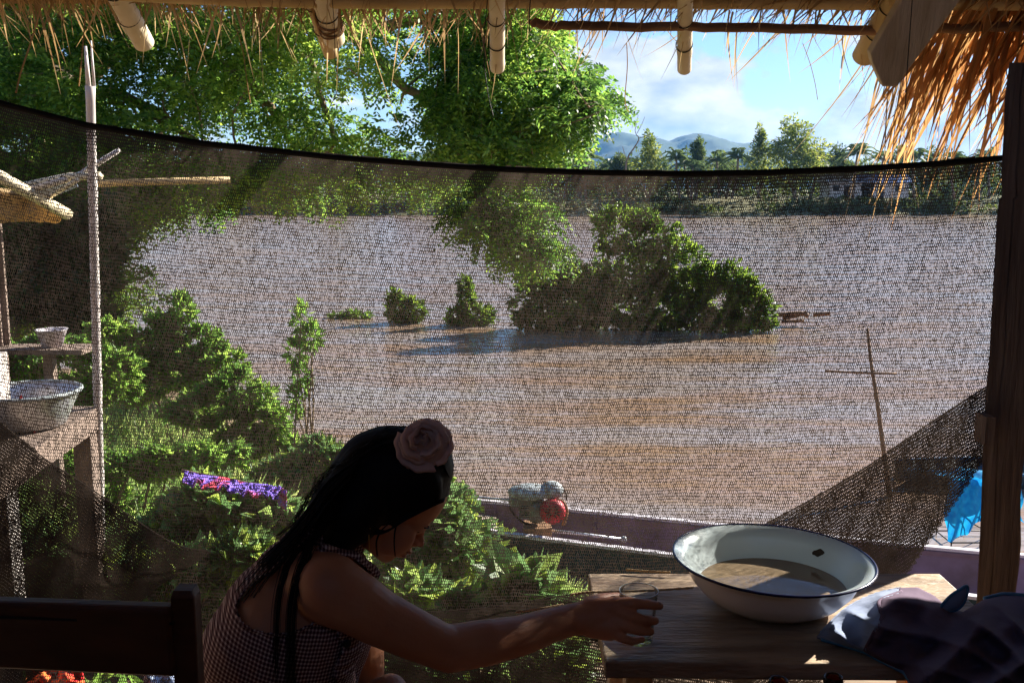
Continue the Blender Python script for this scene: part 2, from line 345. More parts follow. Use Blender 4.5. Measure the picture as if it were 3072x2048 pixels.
# ================================================================ CAMERA, LIGHT, SKY
cam = bpy.data.cameras.new('camera'); co = bpy.data.objects.new('camera', cam); COL.objects.link(co); scene.camera = co
co.location = (0, 0, CZ); co.rotation_euler = (R(90)-TH, 0, 0); cam.lens = 35; cam.sensor_width = 36; cam.clip_start = .05; cam.clip_end = 12000
AZ, EL = R(52), R(27)
sd = np.array([math.sin(AZ)*math.cos(EL), math.cos(AZ)*math.cos(EL), math.sin(EL)])
sun = bpy.data.lights.new('sun', 'SUN'); sun.energy = 4.9; sun.angle = R(.53); sun.color = (1, .93, .82)
so = bpy.data.objects.new('sun', sun); COL.objects.link(so); so.rotation_euler = Vector(-sd).to_track_quat('-Z', 'Y').to_euler(); so.location = (20, 20, 30)
def world():
    w = bpy.data.worlds.new('World'); scene.world = w; w.use_nodes = True; n = w.node_tree; N = n.nodes; L = n.links
    bg = N['Background']; bg.inputs[1].default_value = .05
    sk = N.new('ShaderNodeTexSky'); sk.sky_type = 'NISHITA'; sk.sun_disc = False; sk.sun_elevation = EL; sk.sun_rotation = AZ; sk.air_density = 1.; sk.dust_density = .1; sk.ozone_density = 3.
    tc = N.new('ShaderNodeTexCoord'); mp = N.new('ShaderNodeMapping'); mp.inputs['Scale'].default_value = (1, 1, 2.0); L.new(tc.outputs['Generated'], mp.inputs[0])
    def math_(op, a=None, b=None, c=None):
        m = N.new('ShaderNodeMath'); m.operation = op
        for i, x in enumerate((a, b, c)):
            if x is None: continue
            if isinstance(x, (int, float)): m.inputs[i].default_value = x
            else: L.new(x, m.inputs[i])
        return m.outputs[0]
    no = N.new('ShaderNodeTexNoise'); no.inputs['Scale'].default_value = 13; no.inputs['Detail'].default_value = 12; no.inputs['Roughness'].default_value = .55; L.new(mp.outputs[0], no.inputs['Vector'])
    # real cumulus bank at a fixed bearing, low over the hills
    def bump_at(u, v, size):
        d = unit(at(u, v, 1.)-np.array([0, 0, CZ])); vd = N.new('ShaderNodeVectorMath'); vd.operation = 'DISTANCE'; vd.inputs[1].default_value = tuple(d); L.new(tc.outputs['Generated'], vd.inputs[0])
        return math_('MAXIMUM', math_('SUBTRACT', 1., math_('DIVIDE', vd.outputs['Value'], size)), 0.)
    f = None
    for u, v, s_, k in ((1840, 260, .085, .42), (1960, 330, .08, .40), (1740, 330, .08, .28), (2130, 395, .06, .32), (2900, 460, .2, .30), (2060, 440, .08, .24), (2400, 470, .07, .2), (600, 250, .25, .14), (2130, 215, .02, .26), (2160, 262, .026, .26)):
        t = math_('MULTIPLY', bump_at(u, v, s_), k); f = t if f is None else math_('ADD', f, t)
    val = math_('ADD', no.outputs[0], f)
    cr = N.new('ShaderNodeValToRGB'); cr.color_ramp.elements[0].position = .60; cr.color_ramp.elements[1].position = .71; L.new(val, cr.inputs[0])
    n2 = N.new('ShaderNodeTexNoise'); n2.inputs['Scale'].default_value = 16; n2.inputs['Detail'].default_value = 6; L.new(mp.outputs[0], n2.inputs['Vector'])
    c2 = N.new('ShaderNodeValToRGB'); c2.color_ramp.elements[0].position = .35; c2.color_ramp.elements[1].position = .68
    c2.color_ramp.elements[0].color = (3.0, 3.6, 4.4, 1); c2.color_ramp.elements[1].color = (6.6, 6.5, 6.4, 1); L.new(n2.outputs[0], c2.inputs[0])
    tn = N.new('ShaderNodeMix'); tn.data_type = 'RGBA'; tn.blend_type = 'MULTIPLY'; tn.inputs[0].default_value = 1.; tn.inputs[7].default_value = (.74, .82, 1., 1); L.new(sk.outputs[0], tn.inputs[6])
    mx = N.new('ShaderNodeMix'); mx.data_type = 'RGBA'; L.new(cr.outputs[0], mx.inputs[0]); L.new(tn.outputs[2], mx.inputs[6]); L.new(c2.outputs[0], mx.inputs[7]); L.new(mx.outputs[2], bg.inputs[0])
world()
scene.view_settings.view_transform = 'Standard'; scene.view_settings.look = 'None'; scene.view_settings.exposure = 1.75; scene.view_settings.gamma = 1.; scene.view_settings.use_curve_mapping = False
cy = scene.cycles; cy.max_bounces = 9; cy.diffuse_bounces = 4; cy.transparent_max_bounces = 12; cy.transmission_bounces = 8; cy.glossy_bounces = 4; cy.sample_clamp_indirect = 6; cy.caustics_refractive = False; cy.caustics_reflective = False
WZ = -2.8
# ================================================================ TERRAIN, WATER, HILLS
def yw(x): return np.where(x > 0, 8.7-.1*x, 8.7-x*1.9+.0*x)
def gh(x, y):
    w = np.minimum(yw(x), 22.); r = np.clip((y-2.5)/(w-2.5), 0, 1.6)
    return -.5-2.3*r**(1.15+.35*np.clip(-x/3, 0, 1))+.05*nz(x*1.3, y*1.3)*(y > 2.4)
def terrain():
    xs = np.linspace(-60, 45, 320); xs = np.sign(xs)*np.abs(xs)**1.0; ys = np.concatenate([np.linspace(-12, 2.4, 8), np.linspace(2.6, 24, 110), np.linspace(25, 40, 8)])
    X, Y = np.meshgrid(xs, ys); Z = gh(X, np.minimum(Y, 36)); Z = np.where(X < -22, np.minimum(Z, 10), Z)
    mb = MB().grid(np.stack([X, Y, Z], -1)); tag(mb.build('ground', M['soil'], None, True), kind='structure')
    # river
    xs = np.concatenate([-np.geomspace(3800, 60, 16), np.linspace(-55, 55, 30), np.geomspace(60, 3800, 16)]); ys = np.concatenate([np.linspace(-15, 60, 20), np.linspace(70, 170, 12)])
    X, Y = np.meshgrid(xs, ys); tag(MB().grid(np.stack([X, Y, X*0+WZ], -1)).build('river_water', M['river'], None, True), kind='structure')
    # far land
    ys = np.concatenate([np.linspace(152, 175, 14), np.geomspace(180, 4200, 18)]); xs = np.concatenate([-np.geomspace(3800, 140, 14), np.linspace(-130, 180, 90), np.geomspace(190, 3800, 14)])
    X, Y = np.meshgrid(xs, ys); e = 156+2.5*nz(X*.06, X*.02)
    Z = WZ-1.2+np.clip((Y-e+3)/3, 0, 1)*1.5+np.clip((Y-e)/14, 0, 1)*2.3+.3*nz(X*.1, Y*.1)*(Y > e)
    tag(MB().grid(np.stack([X, Y, Z], -1)).build('far_bank', M['far_soil'], None, True), kind='structure')
    # hills
    xs = np.linspace(-900, 2600, 260); ys = np.linspace(2500, 3900, 46); X, Y = np.meshgrid(xs, ys)
    prof = np.interp(1536+xs/3000*F, [-400, 400, 900, 1300, 1600, 1680, 1735, 1780, 1830, 1880, 1930, 1990, 2040, 2075, 2110, 2150, 2200, 2260, 2330, 2420, 2600, 2900, 3400, 4200],
                     [470, 420, 452, 465, 470, 462, 452, 418, 402, 410, 424, 430, 412, 405, 412, 428, 436, 433, 446, 470, 500, 505, 510, 520])
    H = (567-prof)/F*3000*1.02+4
    t = (Y-3000)/700; env = np.exp(-(t*t)*1.6)
    rr = nz(X*.012, Y*.012)*.10+nz(X*.035, Y*.03, 3)*.05
    Z = H[None, :]*env*(1+rr*np.clip(1-np.exp(-((Y-3000)/120)**2), .12, 1))+nz(X*.07, Y*.06, 5)*2.2*env-6
    tag(MB().grid(np.stack([X, Y, Z], -1)).build('hills', M['hill'], None, True), kind='structure')
terrain()
def haze():
    m = bpy.data.materials.new('haze_air'); m.use_nodes = True; N = m.node_tree.nodes; N.remove(N['Principled BSDF']); v = N.new('ShaderNodeVolumePrincipled')
    v.inputs['Color'].default_value = (.24, .54, 1, 1); v.inputs['Density'].default_value = .00010; v.inputs['Anisotropy'].default_value = .2
    m.node_tree.links.new(v.outputs[0], N['Material Output'].inputs['Volume'])
    o = MB().box((0, 2100, 120), (7900, 4500, 262)).build('haze', m); tag(o, kind='stuff'); o.display_type = 'WIRE'
haze()
# ================================================================ FAR BANK
def far_tree(name, label, u, vtop, vbot, wpx, Y, mt, group, seed, n=2600, L=.55, loose=False):
    r = rs(seed); base = atY(u, 560, Y); base[2] = -.2; top = atY(u, vtop, Y)[2]; bot = atY(u, vbot, Y)[2]; hw = wpx/2/F*Y
    blobs = []
    k = 6 if not loose else 8
    for i in range(k):
        f = i/(k-1); z = bot+(top-bot)*(.12+.76*f); w = hw*(.7+.4*math.sin(math.pi*(.15+.75*f)))*(1-.4*f*f)
        for j in range(3):
            blobs.append((base[0]+r.uniform(-.6, .6)*w, base[1]+r.uniform(-.5, .5)*hw, z+r.uniform(-.1, .1)*(top-bot), w*.55, hw*.5, (top-bot)*.17))
    return shrub(name, label, base, blobs, n, L, L*.45, mt, group, 'tree', 4, seed, stemr=.18, smat='bark', droop=.5 if loose else .2)
far_tree('bamboo_clump', 'tall feathery bamboo clump rising highest on the far bank, right of the hills', 2385, 365, 545, 215, 158, 'leaf_bamboo', None, 3, 6500, .6, True)
far_tree('bamboo_clump', 'thin arching bamboo spray just left of the tallest clump', 2275, 385, 545, 60, 160, 'leaf_bamboo', None, 13, 500, .5, True)
far_tree('bamboo_clump', 'yellow green bamboo clump on the far bank in front of the hill saddle', 1945, 408, 545, 90, 158, 'leaf_bamboo', None, 4, 2400, .5, True)
far_tree('broadleaf_tree', 'dark round topped tree on the far bank right behind the yellow green bamboo', 2090, 418, 520, 46, 162, 'leaf_far', None, 5, 1200)
far_tree('broadleaf_tree', 'low pale green tree on the far bank left of the tallest bamboo clump', 2180, 480, 550, 200, 166, 'leaf_far', None, 6, 2400)
far_tree('broadleaf_tree', 'rounded tree on the far bank just right of the tallest bamboo clump', 2510, 445, 550, 90, 163, 'leaf_far', None, 7, 1800)
far_tree('broadleaf_tree', 'hazy tree on the far bank seen through the hanging orange thatch', 2700, 440, 550, 100, 168, 'leaf_far', None, 8, 1800)
far_tree('broadleaf_tree', 'small hazy tree on the far bank behind the longest thatch strands', 2800, 448, 550, 90, 170, 'leaf_far', None, 9, 1500)
far_tree('broadleaf_tree', 'last rounded tree on the far bank before the wooden post', 2935, 470, 550, 110, 166, 'leaf_far', None, 10, 1500)
far_tree('broadleaf_tree', 'dark shrubby tree on the far bank beneath the hill peak', 1860, 470, 550, 70, 160, 'leaf_far', None, 11, 1500)
far_tree('broadleaf_tree', 'tree on the far bank nearest the end of the big leafy branch', 1740, 465, 550, 80, 160, 'leaf_far', None, 12, 1500)
far_tree('broadleaf_tree', 'far bank tree glimpsed under the big tree just above the net', 1320, 448, 560, 150, 162, 'leaf_far', None, 14, 2000)
far_tree('broadleaf_tree', 'pale far bank tree glimpsed between the leaves left of centre', 1000, 440, 560, 140, 164, 'leaf_far', None, 15, 1800)
def palm(u, vtop, Y, seed, label, s=1.):
    r = rs(seed); top = atY(u, vtop, Y); base = top.copy(); base[2] = -.3; base[0] += r.uniform(-1, 1); root = empty('coconut_palm', base, label, 'palm tree', 'coconut palms on the far bank')
    c = top-[0, 0, .9*s]
    MB().tube(crv([base, (base+c)/2+[r.uniform(-.3, .3), 0, 0], c], 8), np.linspace(.24, .15, 8), 7).build('trunk', M['bark'], root, True)
    mb = MB(); n = 19
    for i in range(n):
        a = i*2.4+r.uniform(-.2, .2); el = r.uniform(-.25, 1.35); L = r.uniform(2.1, 2.9)*s; d = np.array([math.cos(a)*math.cos(el), math.sin(a)*math.cos(el), math.sin(el)])
        t = np.linspace(.05, 1, 16)[:, None]; P = c+d*L*t+np.array([0, 0, -1.])*(L*.62*t*t)
        sdv = unit(np.cross(d, [0, 0, 1.]))
        for sg in (-1, 1):
            dd = unit(np.tile(sdv*sg, (16, 1))+d*.5+np.array([0, 0, -.75])); V, Q = leafquads(P, .8*s*(1-.5*t[:, 0]), .15*s, dd, np.tile(unit(d+[0, 0, .001]), (16, 1)), 0); mb.add(V, Q)
    mb.build('fronds', M['leaf_palm'], root)
for i, (u, v, s_, lb) in enumerate([(1763, 443, 1.15, 'tallest palm left of the hill peak, crown against the sky'), (1832, 468, 1.1, 'palm standing low before the hill peak'), (1698, 470, 1., 'palm tucked beside the end of the leafy branch'),
    (1895, 472, 1., 'palm just left of the yellow green bamboo'), (2030, 445, 1.15, 'tall palm just right of the yellow green bamboo'), (2052, 470, .9, 'shorter palm leaning beside the taller one over the hill saddle'), (2150, 452, 1.1, 'lone palm in front of the second hill'), (2215, 443, 1.1, 'palm with open crown before the last hill'),
    (2455, 448, 1.1, 'palm close against the right side of the tallest bamboo'), (2575, 430, 1.2, 'palm left of the hanging orange thatch'), (2650, 452, 1.1, 'palm behind the tips of the orange thatch'), (2745, 440, 1.2, 'palm between two hazy trees under the thatch'),
    (2860, 452, 1., 'small palm behind the thatch strands near the post'), (2965, 445, 1.2, 'palm nearest the wooden post'), (2080, 478, .9, 'little palm under the dark round topped tree'), (1560, 465, 1., 'palm glimpsed under the big leafy branch')]):
    palm(u, v, 155+(i*7) % 12, 40+i, 'coconut '+lb, s_*1.2)
def dead_tree():
    b = atY(1880, 560, 150); b[2] = -.5; root = empty('bare_tree', b, 'thin leafless tree with forked twigs against the clouds left of the bamboo', 'tree'); mb = MB()
    for pts, r0 in ((((1876, 545), (1880, 480), (1905, 440), (1917, 415), (1905, 395), (1915, 345)), .16), (((1917, 415), (1945, 405), (1952, 398)), .07), (((1911, 400), (1922, 380), (1935, 350)), .06), (((1880, 480), (1872, 455), (1868, 440)), .06), (((1910, 375), (1900, 370), (1896, 385)), .04)):
        P = crv([atY(a, c, 150) for a, c in pts], 12); mb.tube(P, np.linspace(r0, .03, 12), 6)
    mb.build('trunk', M['bark'], root, True)
dead_tree()
def far_bushes():
    r = rs(5); mb = MB()
    for i in range(150):
        x = r.uniform(-85, 90); Y = 157+2.5*float(nz(x*.06, x*.02))+r.uniform(-.5, 3); h = r.uniform(.9, 2.6)*(1.6 if x < 15 else 1)
        P, d = blobpts(r, 190, (x, Y, WZ+h*.45), (r.uniform(1.6, 3.2), 1.3, h*.7), .3); leaves(mb, r, P, .6, .32, .2, d)
    for i in range(190):
        x = r.uniform(-95, 105); Y = r.uniform(168, 190); h = r.uniform(5.5, 9.5)
        P, d = blobpts(r, 260, (x, Y, -.6+h*.35), (r.uniform(2, 4), 2, h*.6), .3); leaves(mb, r, P, .8, .42, .2, d)
    tag(mb.build('riverside_woodland', M['leaf_far'], None), 'mass of green woodland and scrub lining the far river bank', 'woodland', kind='stuff')
far_bushes()
def house(u, v, w, roofm, label, seed):
    c = atY(u, v, 163); c[2] = -.2; root = empty('house', c, label, 'house', 'houses on the far bank'); z = c[2]
    MB().box((c[0], c[1], z+1.3), (w, 5, 2.6)).build('wall', M['wall_w'], root)
    mb = MB(); a = w/2+.5
    V = [(c[0]-a, c[1]-3, z+2.4), (c[0]+a, c[1]-3, z+2.4), (c[0]+a, c[1], z+3.7), (c[0]-a, c[1], z+3.7), (c[0]-a, c[1]+3, z+2.4), (c[0]+a, c[1]+3, z+2.4)]
    mb.add(V, [[0, 1, 2, 3], [3, 2, 5, 4]], [[0, 3, 4], [1, 5, 2]]); thick(mb.build('roof', roofm, root), .12)
    MB().box((c[0]-w*.1, c[1]-2.52, z+1), (1., .06, 2.)).build('door', M['dark'], root)
    for s_ in (-.35, .28): MB().box((c[0]+w*s_, c[1]-2.52, z+1.5), (1., .06, .9)).build('window', M['dark'], root)
house(2540, 545, 7, M['roof_g'], 'white walled house with grey roof on the far bank behind the net', 1)
house(2640, 545, 7.5, M['roof_b'], 'house with blue metal roof on the far bank behind the net', 2)
house(1260, 560, 6, M['roof_b'], 'small house on the far bank left of the hanging branch behind the net', 3)
# ================================================================ FLOODED BUSHES IN THE RIVER
def blobs_px(lst, Y, dz=.45):
    o = []
    for (u, v, ru, rv) in lst:
        c = atY(u, v, Y); o.append((c[0], c[1], c[2], ru/F*Y, max(ru, rv)/F*Y*dz*1.3, rv/F*Y))
    return o
def flooded(u, lst, n, label, seed, Y=28.4, L=.2):
    b = atY(u, 985, Y); b[2] = WZ-.1
    shrub('flooded_bush', label, b, blobs_px(lst, Y), n, L, L*.5, 'leaf_flood', 'flooded bushes standing in the river', 'bush', 6, seed, stemr=.04)
flooded(1940, [(1850, 700, 90, 80), (1930, 730, 110, 90), (1900, 820, 150, 90), (2020, 790, 110, 80), (1980, 900, 150, 80), (1880, 920, 140, 60), (1820, 655, 45, 35), (1940, 650, 40, 30), (1830, 965, 90, 26), (1960, 965, 110, 26), (2060, 880, 90, 70), (1800, 850, 80, 70)], 11000, 'tallest and widest flooded bush in the middle of the river clump', 21)
flooded(1660, [(1640, 850, 95, 60), (1590, 900, 70, 55), (1700, 900, 110, 75), (1640, 950, 100, 35), (1580, 830, 45, 30), (1760, 950, 90, 35), (1740, 830, 60, 40), (1600, 968, 70, 20), (1700, 968, 80, 20)], 7000, 'low spreading flooded bush forming the left half of the river clump', 22)
flooded(2210, [(2200, 850, 70, 55), (2240, 920, 75, 60), (2160, 900, 90, 75), (2290, 955, 40, 28), (2100, 950, 90, 35), (2180, 966, 90, 22), (2270, 968, 60, 18), (2265, 890, 40, 40), (2130, 830, 60, 50)], 6000, 'dome shaped flooded bush at the right end of the river clump', 23, 28.0)
flooded(1215, [(1200, 920, 42, 38), (1245, 925, 35, 28), (1185, 895, 22, 20), (1215, 955, 55, 14)], 1300, 'small square flooded bush, left of the others in open water', 24, 29.9)
flooded(1415, [(1400, 890, 28, 45), (1430, 940, 55, 30), (1375, 945, 35, 20), (1390, 850, 14, 22), (1410, 966, 65, 12)], 1500, 'pointed flooded bush between the small square bush and the clump', 25, 29.4)
flooded(1050, [(1065, 946, 48, 9), (1015, 948, 28, 6)], 260, 'strip of leaves barely above the water, leftmost in the river', 26, 31.)
def debris():
    b = atZ(2400, 965, WZ); mb = MB()
    for a, c, r0 in ((((2330, 945), (2400, 940), (2425, 948)), 0, .07), (((2350, 955), (2390, 948), (2420, 935)), 0, .05), (((2440, 945), (2490, 940)), 0, .06), (((2345, 965), (2410, 962)), 0, .05)):
        P = [atY(x, y, 29.2) for x, y in a]; mb.tube(crv(P, 8), r0, 7)
    tag(mb.build('driftwood', M['lath'], None, True), 'dark driftwood branches in the water right of the flooded bushes', 'driftwood')
debris()
def stake():
    p = [atY(2603, 985, 13.4), atY(2612, 1080, 13.2), atY(2628, 1180, 13), atY(2650, 1345, 12.8)]; p.append(p[-1]+(p[-1]-p[-2])*1.8)
    root = empty('fishing_stake', p[-2], 'thin leaning stake with a crossbar standing in the water near the right', 'stake')
    MB().tube(crv(p, 20), np.linspace(.018, .035, 20), 8).build('pole', M['lath'], root, True)
    MB().tube(crv([atY(2475, 1112, 13.1), atY(2560, 1117, 13.1), atY(2690, 1121, 13.1)], 10), .016, 7).build('crossbar', M['lath'], root, True)
stake()
# ================================================================ BIG TREE
def big_tree():
    r = rs(77); K = 1.6; base = np.array([-9.6, 19.2, float(gh(-9.6, 19.2))])
    def atY(u, v, Y): return globals()['atY'](u, v, Y*K)
    root = empty('rain_tree', base, 'huge feathery leaved tree spreading over the upper left, bright sunlit leaves', 'tree')
    tr = MB(); T0 = atY(190, 330, 12.2); T1 = atY(10, 180, 11.5)
    tr.tube(crv([base-[0, 0, .4], base+[.1, 0, 2.2], T0, T1+[0, 0, .8], atY(-100, -200, 11)], 22), np.linspace(.62, .3, 22), 12)
    br = MB(); limbs = []
    def limb(pts, r0, r1=.02, n=20):
        P = crv(pts, n); P += r.normal(size=P.shape)*.02; br.tube(P, np.linspace(r0*K, r1*K, n), 8); limbs.append(P)
    limb([T0, atY(300, 60, 12), atY(520, 80, 11.5), atY(620, 170, 11.2), atY(760, 260, 11), atY(860, 400, 10.8), atY(880, 450, 10.6)], .13)
    limb([T0, atY(350, 150, 11.5), atY(600, 110, 11), atY(850, 60, 10.6), atY(1050, 110, 10.2), atY(1200, 250, 10), atY(1330, 330, 10), atY(1480, 470, 9.8)], .12)
    limb([atY(850, 60, 10.6), atY(920, 140, 10.4), atY(960, 300, 10.3), atY(1010, 420, 10)], .05)
    limb([atY(1050, 110, 10.2), atY(1300, 60, 10), atY(1500, 130, 9.8), atY(1700, 250, 9.6), atY(1790, 310, 9.5)], .06)
    limb([T1, atY(200, -60, 11), atY(700, -160, 11), atY(1300, -120, 10.6), atY(1650, 60, 10.2)], .11)
    limb([T0, atY(330, 280, 10.5), atY(500, 360, 10), atY(700, 500, 9.6), atY(900, 590, 9.4)], .07)
    limb([T0, atY(120, 420, 11), atY(170, 620, 10.5), atY(300, 780, 10.2)], .07)
    limb([atY(1330, 330, 10), atY(1400, 520, 9.8), atY(1480, 640, 9.7), atY(1600, 740, 9.6)], .035)
    limb([T1, atY(60, 60, 11), atY(160, 90, 10), atY(280, 95, 9.6)], .09)
    LP = np.concatenate(limbs)
    # clump centres through the crown volume
    polyA = [(-250, -320), (1400, -320), (1560, 0), (1610, 100), (1640, 180), (1700, 250), (1735, 300), (1700, 350), (1660, 400), (1610, 430), (1560, 500), (1300, 500), (900, 470), (500, 480), (-250, 560)]
    cl = []
    while len(cl) < 285:
        u, v = r.uniform(-250, 1850), r.uniform(-320, 560)
        if not inpoly(u, v, polyA): continue
        g = min(math.hypot((u-450)/80, (v-350)/45), math.hypot((u-1120)/60, (v-290)/70), math.hypot((u-930)/60, (v-200)/50), math.hypot((u-560)/50, (v-180)/35), math.hypot((u-1035)/60, (v-340)/45))
        if g < 1: continue
        cl.append(atY(u, v, r.uniform(8.6, 12.) if u < 1300 else r.uniform(8.8, 11.2)))
    polyB = [(-200, 480), (1050, 500), (1600, 520), (1600, 550), (1500, 585), (1420, 590), (1300, 570), (1000, 590), (500, 610), (420, 660), (360, 760), (330, 900), (100, 940), (-200, 960)]
    k = 0
    while k < 130:
        u, v = r.uniform(-200, 1650), r.uniform(480, 960)
        if inpoly(u, v, polyB): cl.append(atY(u, v, r.uniform(8.8, 12.5))); k += 1
    nb = len(cl); sprigs = []
    for (u, v) in ((1430, 620), (1470, 650), (1510, 680), (1490, 720), (1545, 700), (1570, 735), (1600, 745), (1625, 750), (1560, 760), (1555, 640), (1590, 690), (1450, 700), (1410, 660), (1520, 620), (1620, 640), (1780, 300), (1805, 325), (1775, 275), (1730, 240), (1660, 445), (1690, 430), (1705, 400), (1720, 365), (1590, 500), (1520, 505)):
        for q in range(2): sprigs.append(atY(u+r.normal()*9, v+r.normal()*7, 9.6+r.normal()*.2))
    while len(sprigs) < 260:
        u, v = r.uniform(1330, 1860), r.uniform(-50, 560)
        if inpoly(u-30, v, polyA): sprigs.append(atY(u, v, r.uniform(8.8, 11)))
    cl = [c for i, c in enumerate(cl) if not (proj(c)[0] > 1540 or (proj(c)[0] > 1380 and r.uniform() < .6))]; nb = len(cl); cl = np.array(cl+sprigs); mb = MB(); tw = MB()
    for ci, c in enumerate(cl):
        sz = r.uniform(.24, .46)*K*(.72 if proj(c)[0] > 1100 else 1.) if ci < nb else r.uniform(.13, .24)*K; n = int(110*(sz/.4/K)**2)+(8 if ci >= nb else 0)
        P, d = blobpts(r, n, c, (sz*1.25, sz*1.25, sz*.42), .2); fronds(mb, r, P, .26, 5, .042, .09, unit(d+[0, 0, .1]), .6)
        j = LP[np.argmin(np.linalg.norm(LP-c, axis=1)+r.uniform(0, .9, len(LP)))]
        if r.uniform() < .45:
            tw.tube(crv([j, (j+c)/2+r.normal(size=3)*.2, c], 7), np.linspace(.026, .007, 7), 5)
        for _ in range(2): tw.tube([c, P[r.randint(n)]], [.005, .002], 4, False)
    mb.build('crown', M['leaf_tree'], root)
    tr.build('trunk', M['bark'], root, True); br.build('limbs', M['twig'], root, True); tw.build('twigs', M['twig'], root, True)
big_tree()
# ================================================================ NEAR BANK PLANTS
def ground_at(x, y): return float(gh(np.array(x), np.array(y)))
def bank_shrub(name, label, u, v0, Y, lst, n, L, mt, seed, grp='shrubs on the near bank', fr=False, dz=.6, W=.5, cat='bush'):
    b = atY(u, v0, Y); b[2] = ground_at(b[0], Y)
    return shrub(name, label, b, blobs_px(lst, Y, dz), n, L, L*W, mt, grp, cat, 7, seed, fr, .012)
bank_shrub('bank_shrub', 'dark leafy tree mass at the far left beside the pole, touching the river view', 220, 1100, 13, [(150, 720, 170, 150), (300, 700, 70, 110), (60, 860, 200, 110), (280, 850, 70, 90), (250, 950, 110, 60)], 9000, .16, 'leaf_dark', 31)
bank_shrub('bank_shrub', 'bright shrub with pointed top rising into the river view right of the pole', 540, 1200, 9.5, [(545, 930, 35, 50), (470, 1010, 80, 60), (600, 1030, 70, 50), (400, 1080, 90, 60), (650, 1090, 90, 60), (540, 1120, 110, 70), (330, 1010, 70, 60), (380, 1160, 90, 50)], 11000, .085, 'leaf_shrub', 32)
bank_shrub('bank_shrub', 'wide bright shrub below the pointed one, in front of the dirt patch', 720, 1300, 8.6, [(700, 1180, 110, 70), (790, 1250, 80, 60), (580, 1230, 100, 50), (900, 1350, 70, 40), (740, 1320, 100, 40)], 9000, .08, 'leaf_shrub', 33)
bank_shrub('bank_shrub', 'shrub left of the pole above the metal tub', 110, 1100, 7.5, [(150, 1050, 130, 45), (60, 1090, 110, 45), (330, 1130, 80, 90), (250, 1180, 90, 60)], 9000, .07, 'leaf_shrub', 34)
bank_shrub('bank_shrub', 'slender climbing stem with sparse leaves standing against the water', 905, 1250, 8.4, [(905, 960, 18, 50), (935, 1010, 25, 40), (890, 1060, 20, 50), (905, 1130, 22, 50), (885, 1200, 20, 50)], 60, .08, 'leaf_shrub', 35)
bank_shrub('bank_shrub', 'shrub directly behind the hair of the girl at the water edge', 960, 1480, 7.4, [(960, 1380, 80, 50), (1040, 1400, 45, 40), (860, 1430, 100, 50), (1000, 1460, 90, 50)], 5000, .1, 'leaf_broad', 36)
bank_shrub('bank_shrub', 'low green growth under the tub table beside its leg', 360, 1450, 5.6, [(380, 1400, 100, 40), (480, 1380, 90, 45), (180, 1370, 120, 50), (330, 1520, 120, 50), (640, 1370, 110, 40)], 8000, .055, 'leaf_shrub', 37)
bank_shrub('broadleaf_plant', 'broad leaved plant right below the purple cloth', 700, 1700, 4.6, [(640, 1520, 130, 60), (800, 1550, 110, 60), (560, 1590, 120, 60), (720, 1620, 140, 60)], 3200, .1, 'leaf_broad', 38, 'broad leaved plants by the hut', W=.75, cat='plant')
bank_shrub('broadleaf_plant', 'broad leaved plant filling the gap between the chair and the back of the girl', 600, 1850, 3.9, [(620, 1720, 120, 60), (740, 1680, 90, 60), (560, 1820, 110, 60), (650, 1880, 90, 70), (480, 1750, 120, 60)], 3600, .085, 'leaf_broad', 39, 'broad leaved plants by the hut', W=.7, cat='plant')
bank_shrub('broadleaf_plant', 'plant with drooping pinnate leaves just right of the face of the girl', 1330, 1800, 4.4, [(1325, 1560, 38, 60), (1375, 1620, 45, 50), (1290, 1650, 60, 60), (1230, 1700, 70, 50)], 260, .2, 'leaf_broad', 40, 'broad leaved plants by the hut', True, W=.2, cat='plant')
bank_shrub('broadleaf_plant', 'row of yellow green leaves above the forearm of the girl', 1450, 1850, 3.9, [(1300, 1795, 90, 30), (1430, 1800, 70, 24), (1230, 1775, 70, 40), (1490, 1815, 50, 18)], 620, .10, 'leaf_broad', 41, 'broad leaved plants by the hut', W=.7, cat='plant')
bank_shrub('broadleaf_plant', 'single upright leafy sprig with a large yellow leaf above the wrist of the girl', 1575, 1850, 3.9, [(1560, 1775, 25, 25), (1590, 1790, 20, 28)], 26, .17, 'leaf_broad', 42, 'broad leaved plants by the hut', W=.85, cat='plant')
bank_shrub('broadleaf_plant', 'undergrowth below the forearm of the girl', 1350, 2000, 3.6, [(1250, 2000, 140, 60), (1450, 2020, 150, 50), (1640, 1990, 120, 50), (1150, 2100, 160, 60)], 2400, .1, 'leaf_broad', 43, 'broad leaved plants by the hut', W=.6, cat='plant')
bank_shrub('broadleaf_plant', 'shaded plants behind the net fold above the chair', 200, 1750, 4.2, [(150, 1650, 150, 60), (320, 1700, 130, 60), (60, 1740, 130, 60), (260, 1800, 160, 60)], 2000, .12, 'leaf_broad', 44, 'broad leaved plants by the hut', W=.65, cat='plant')
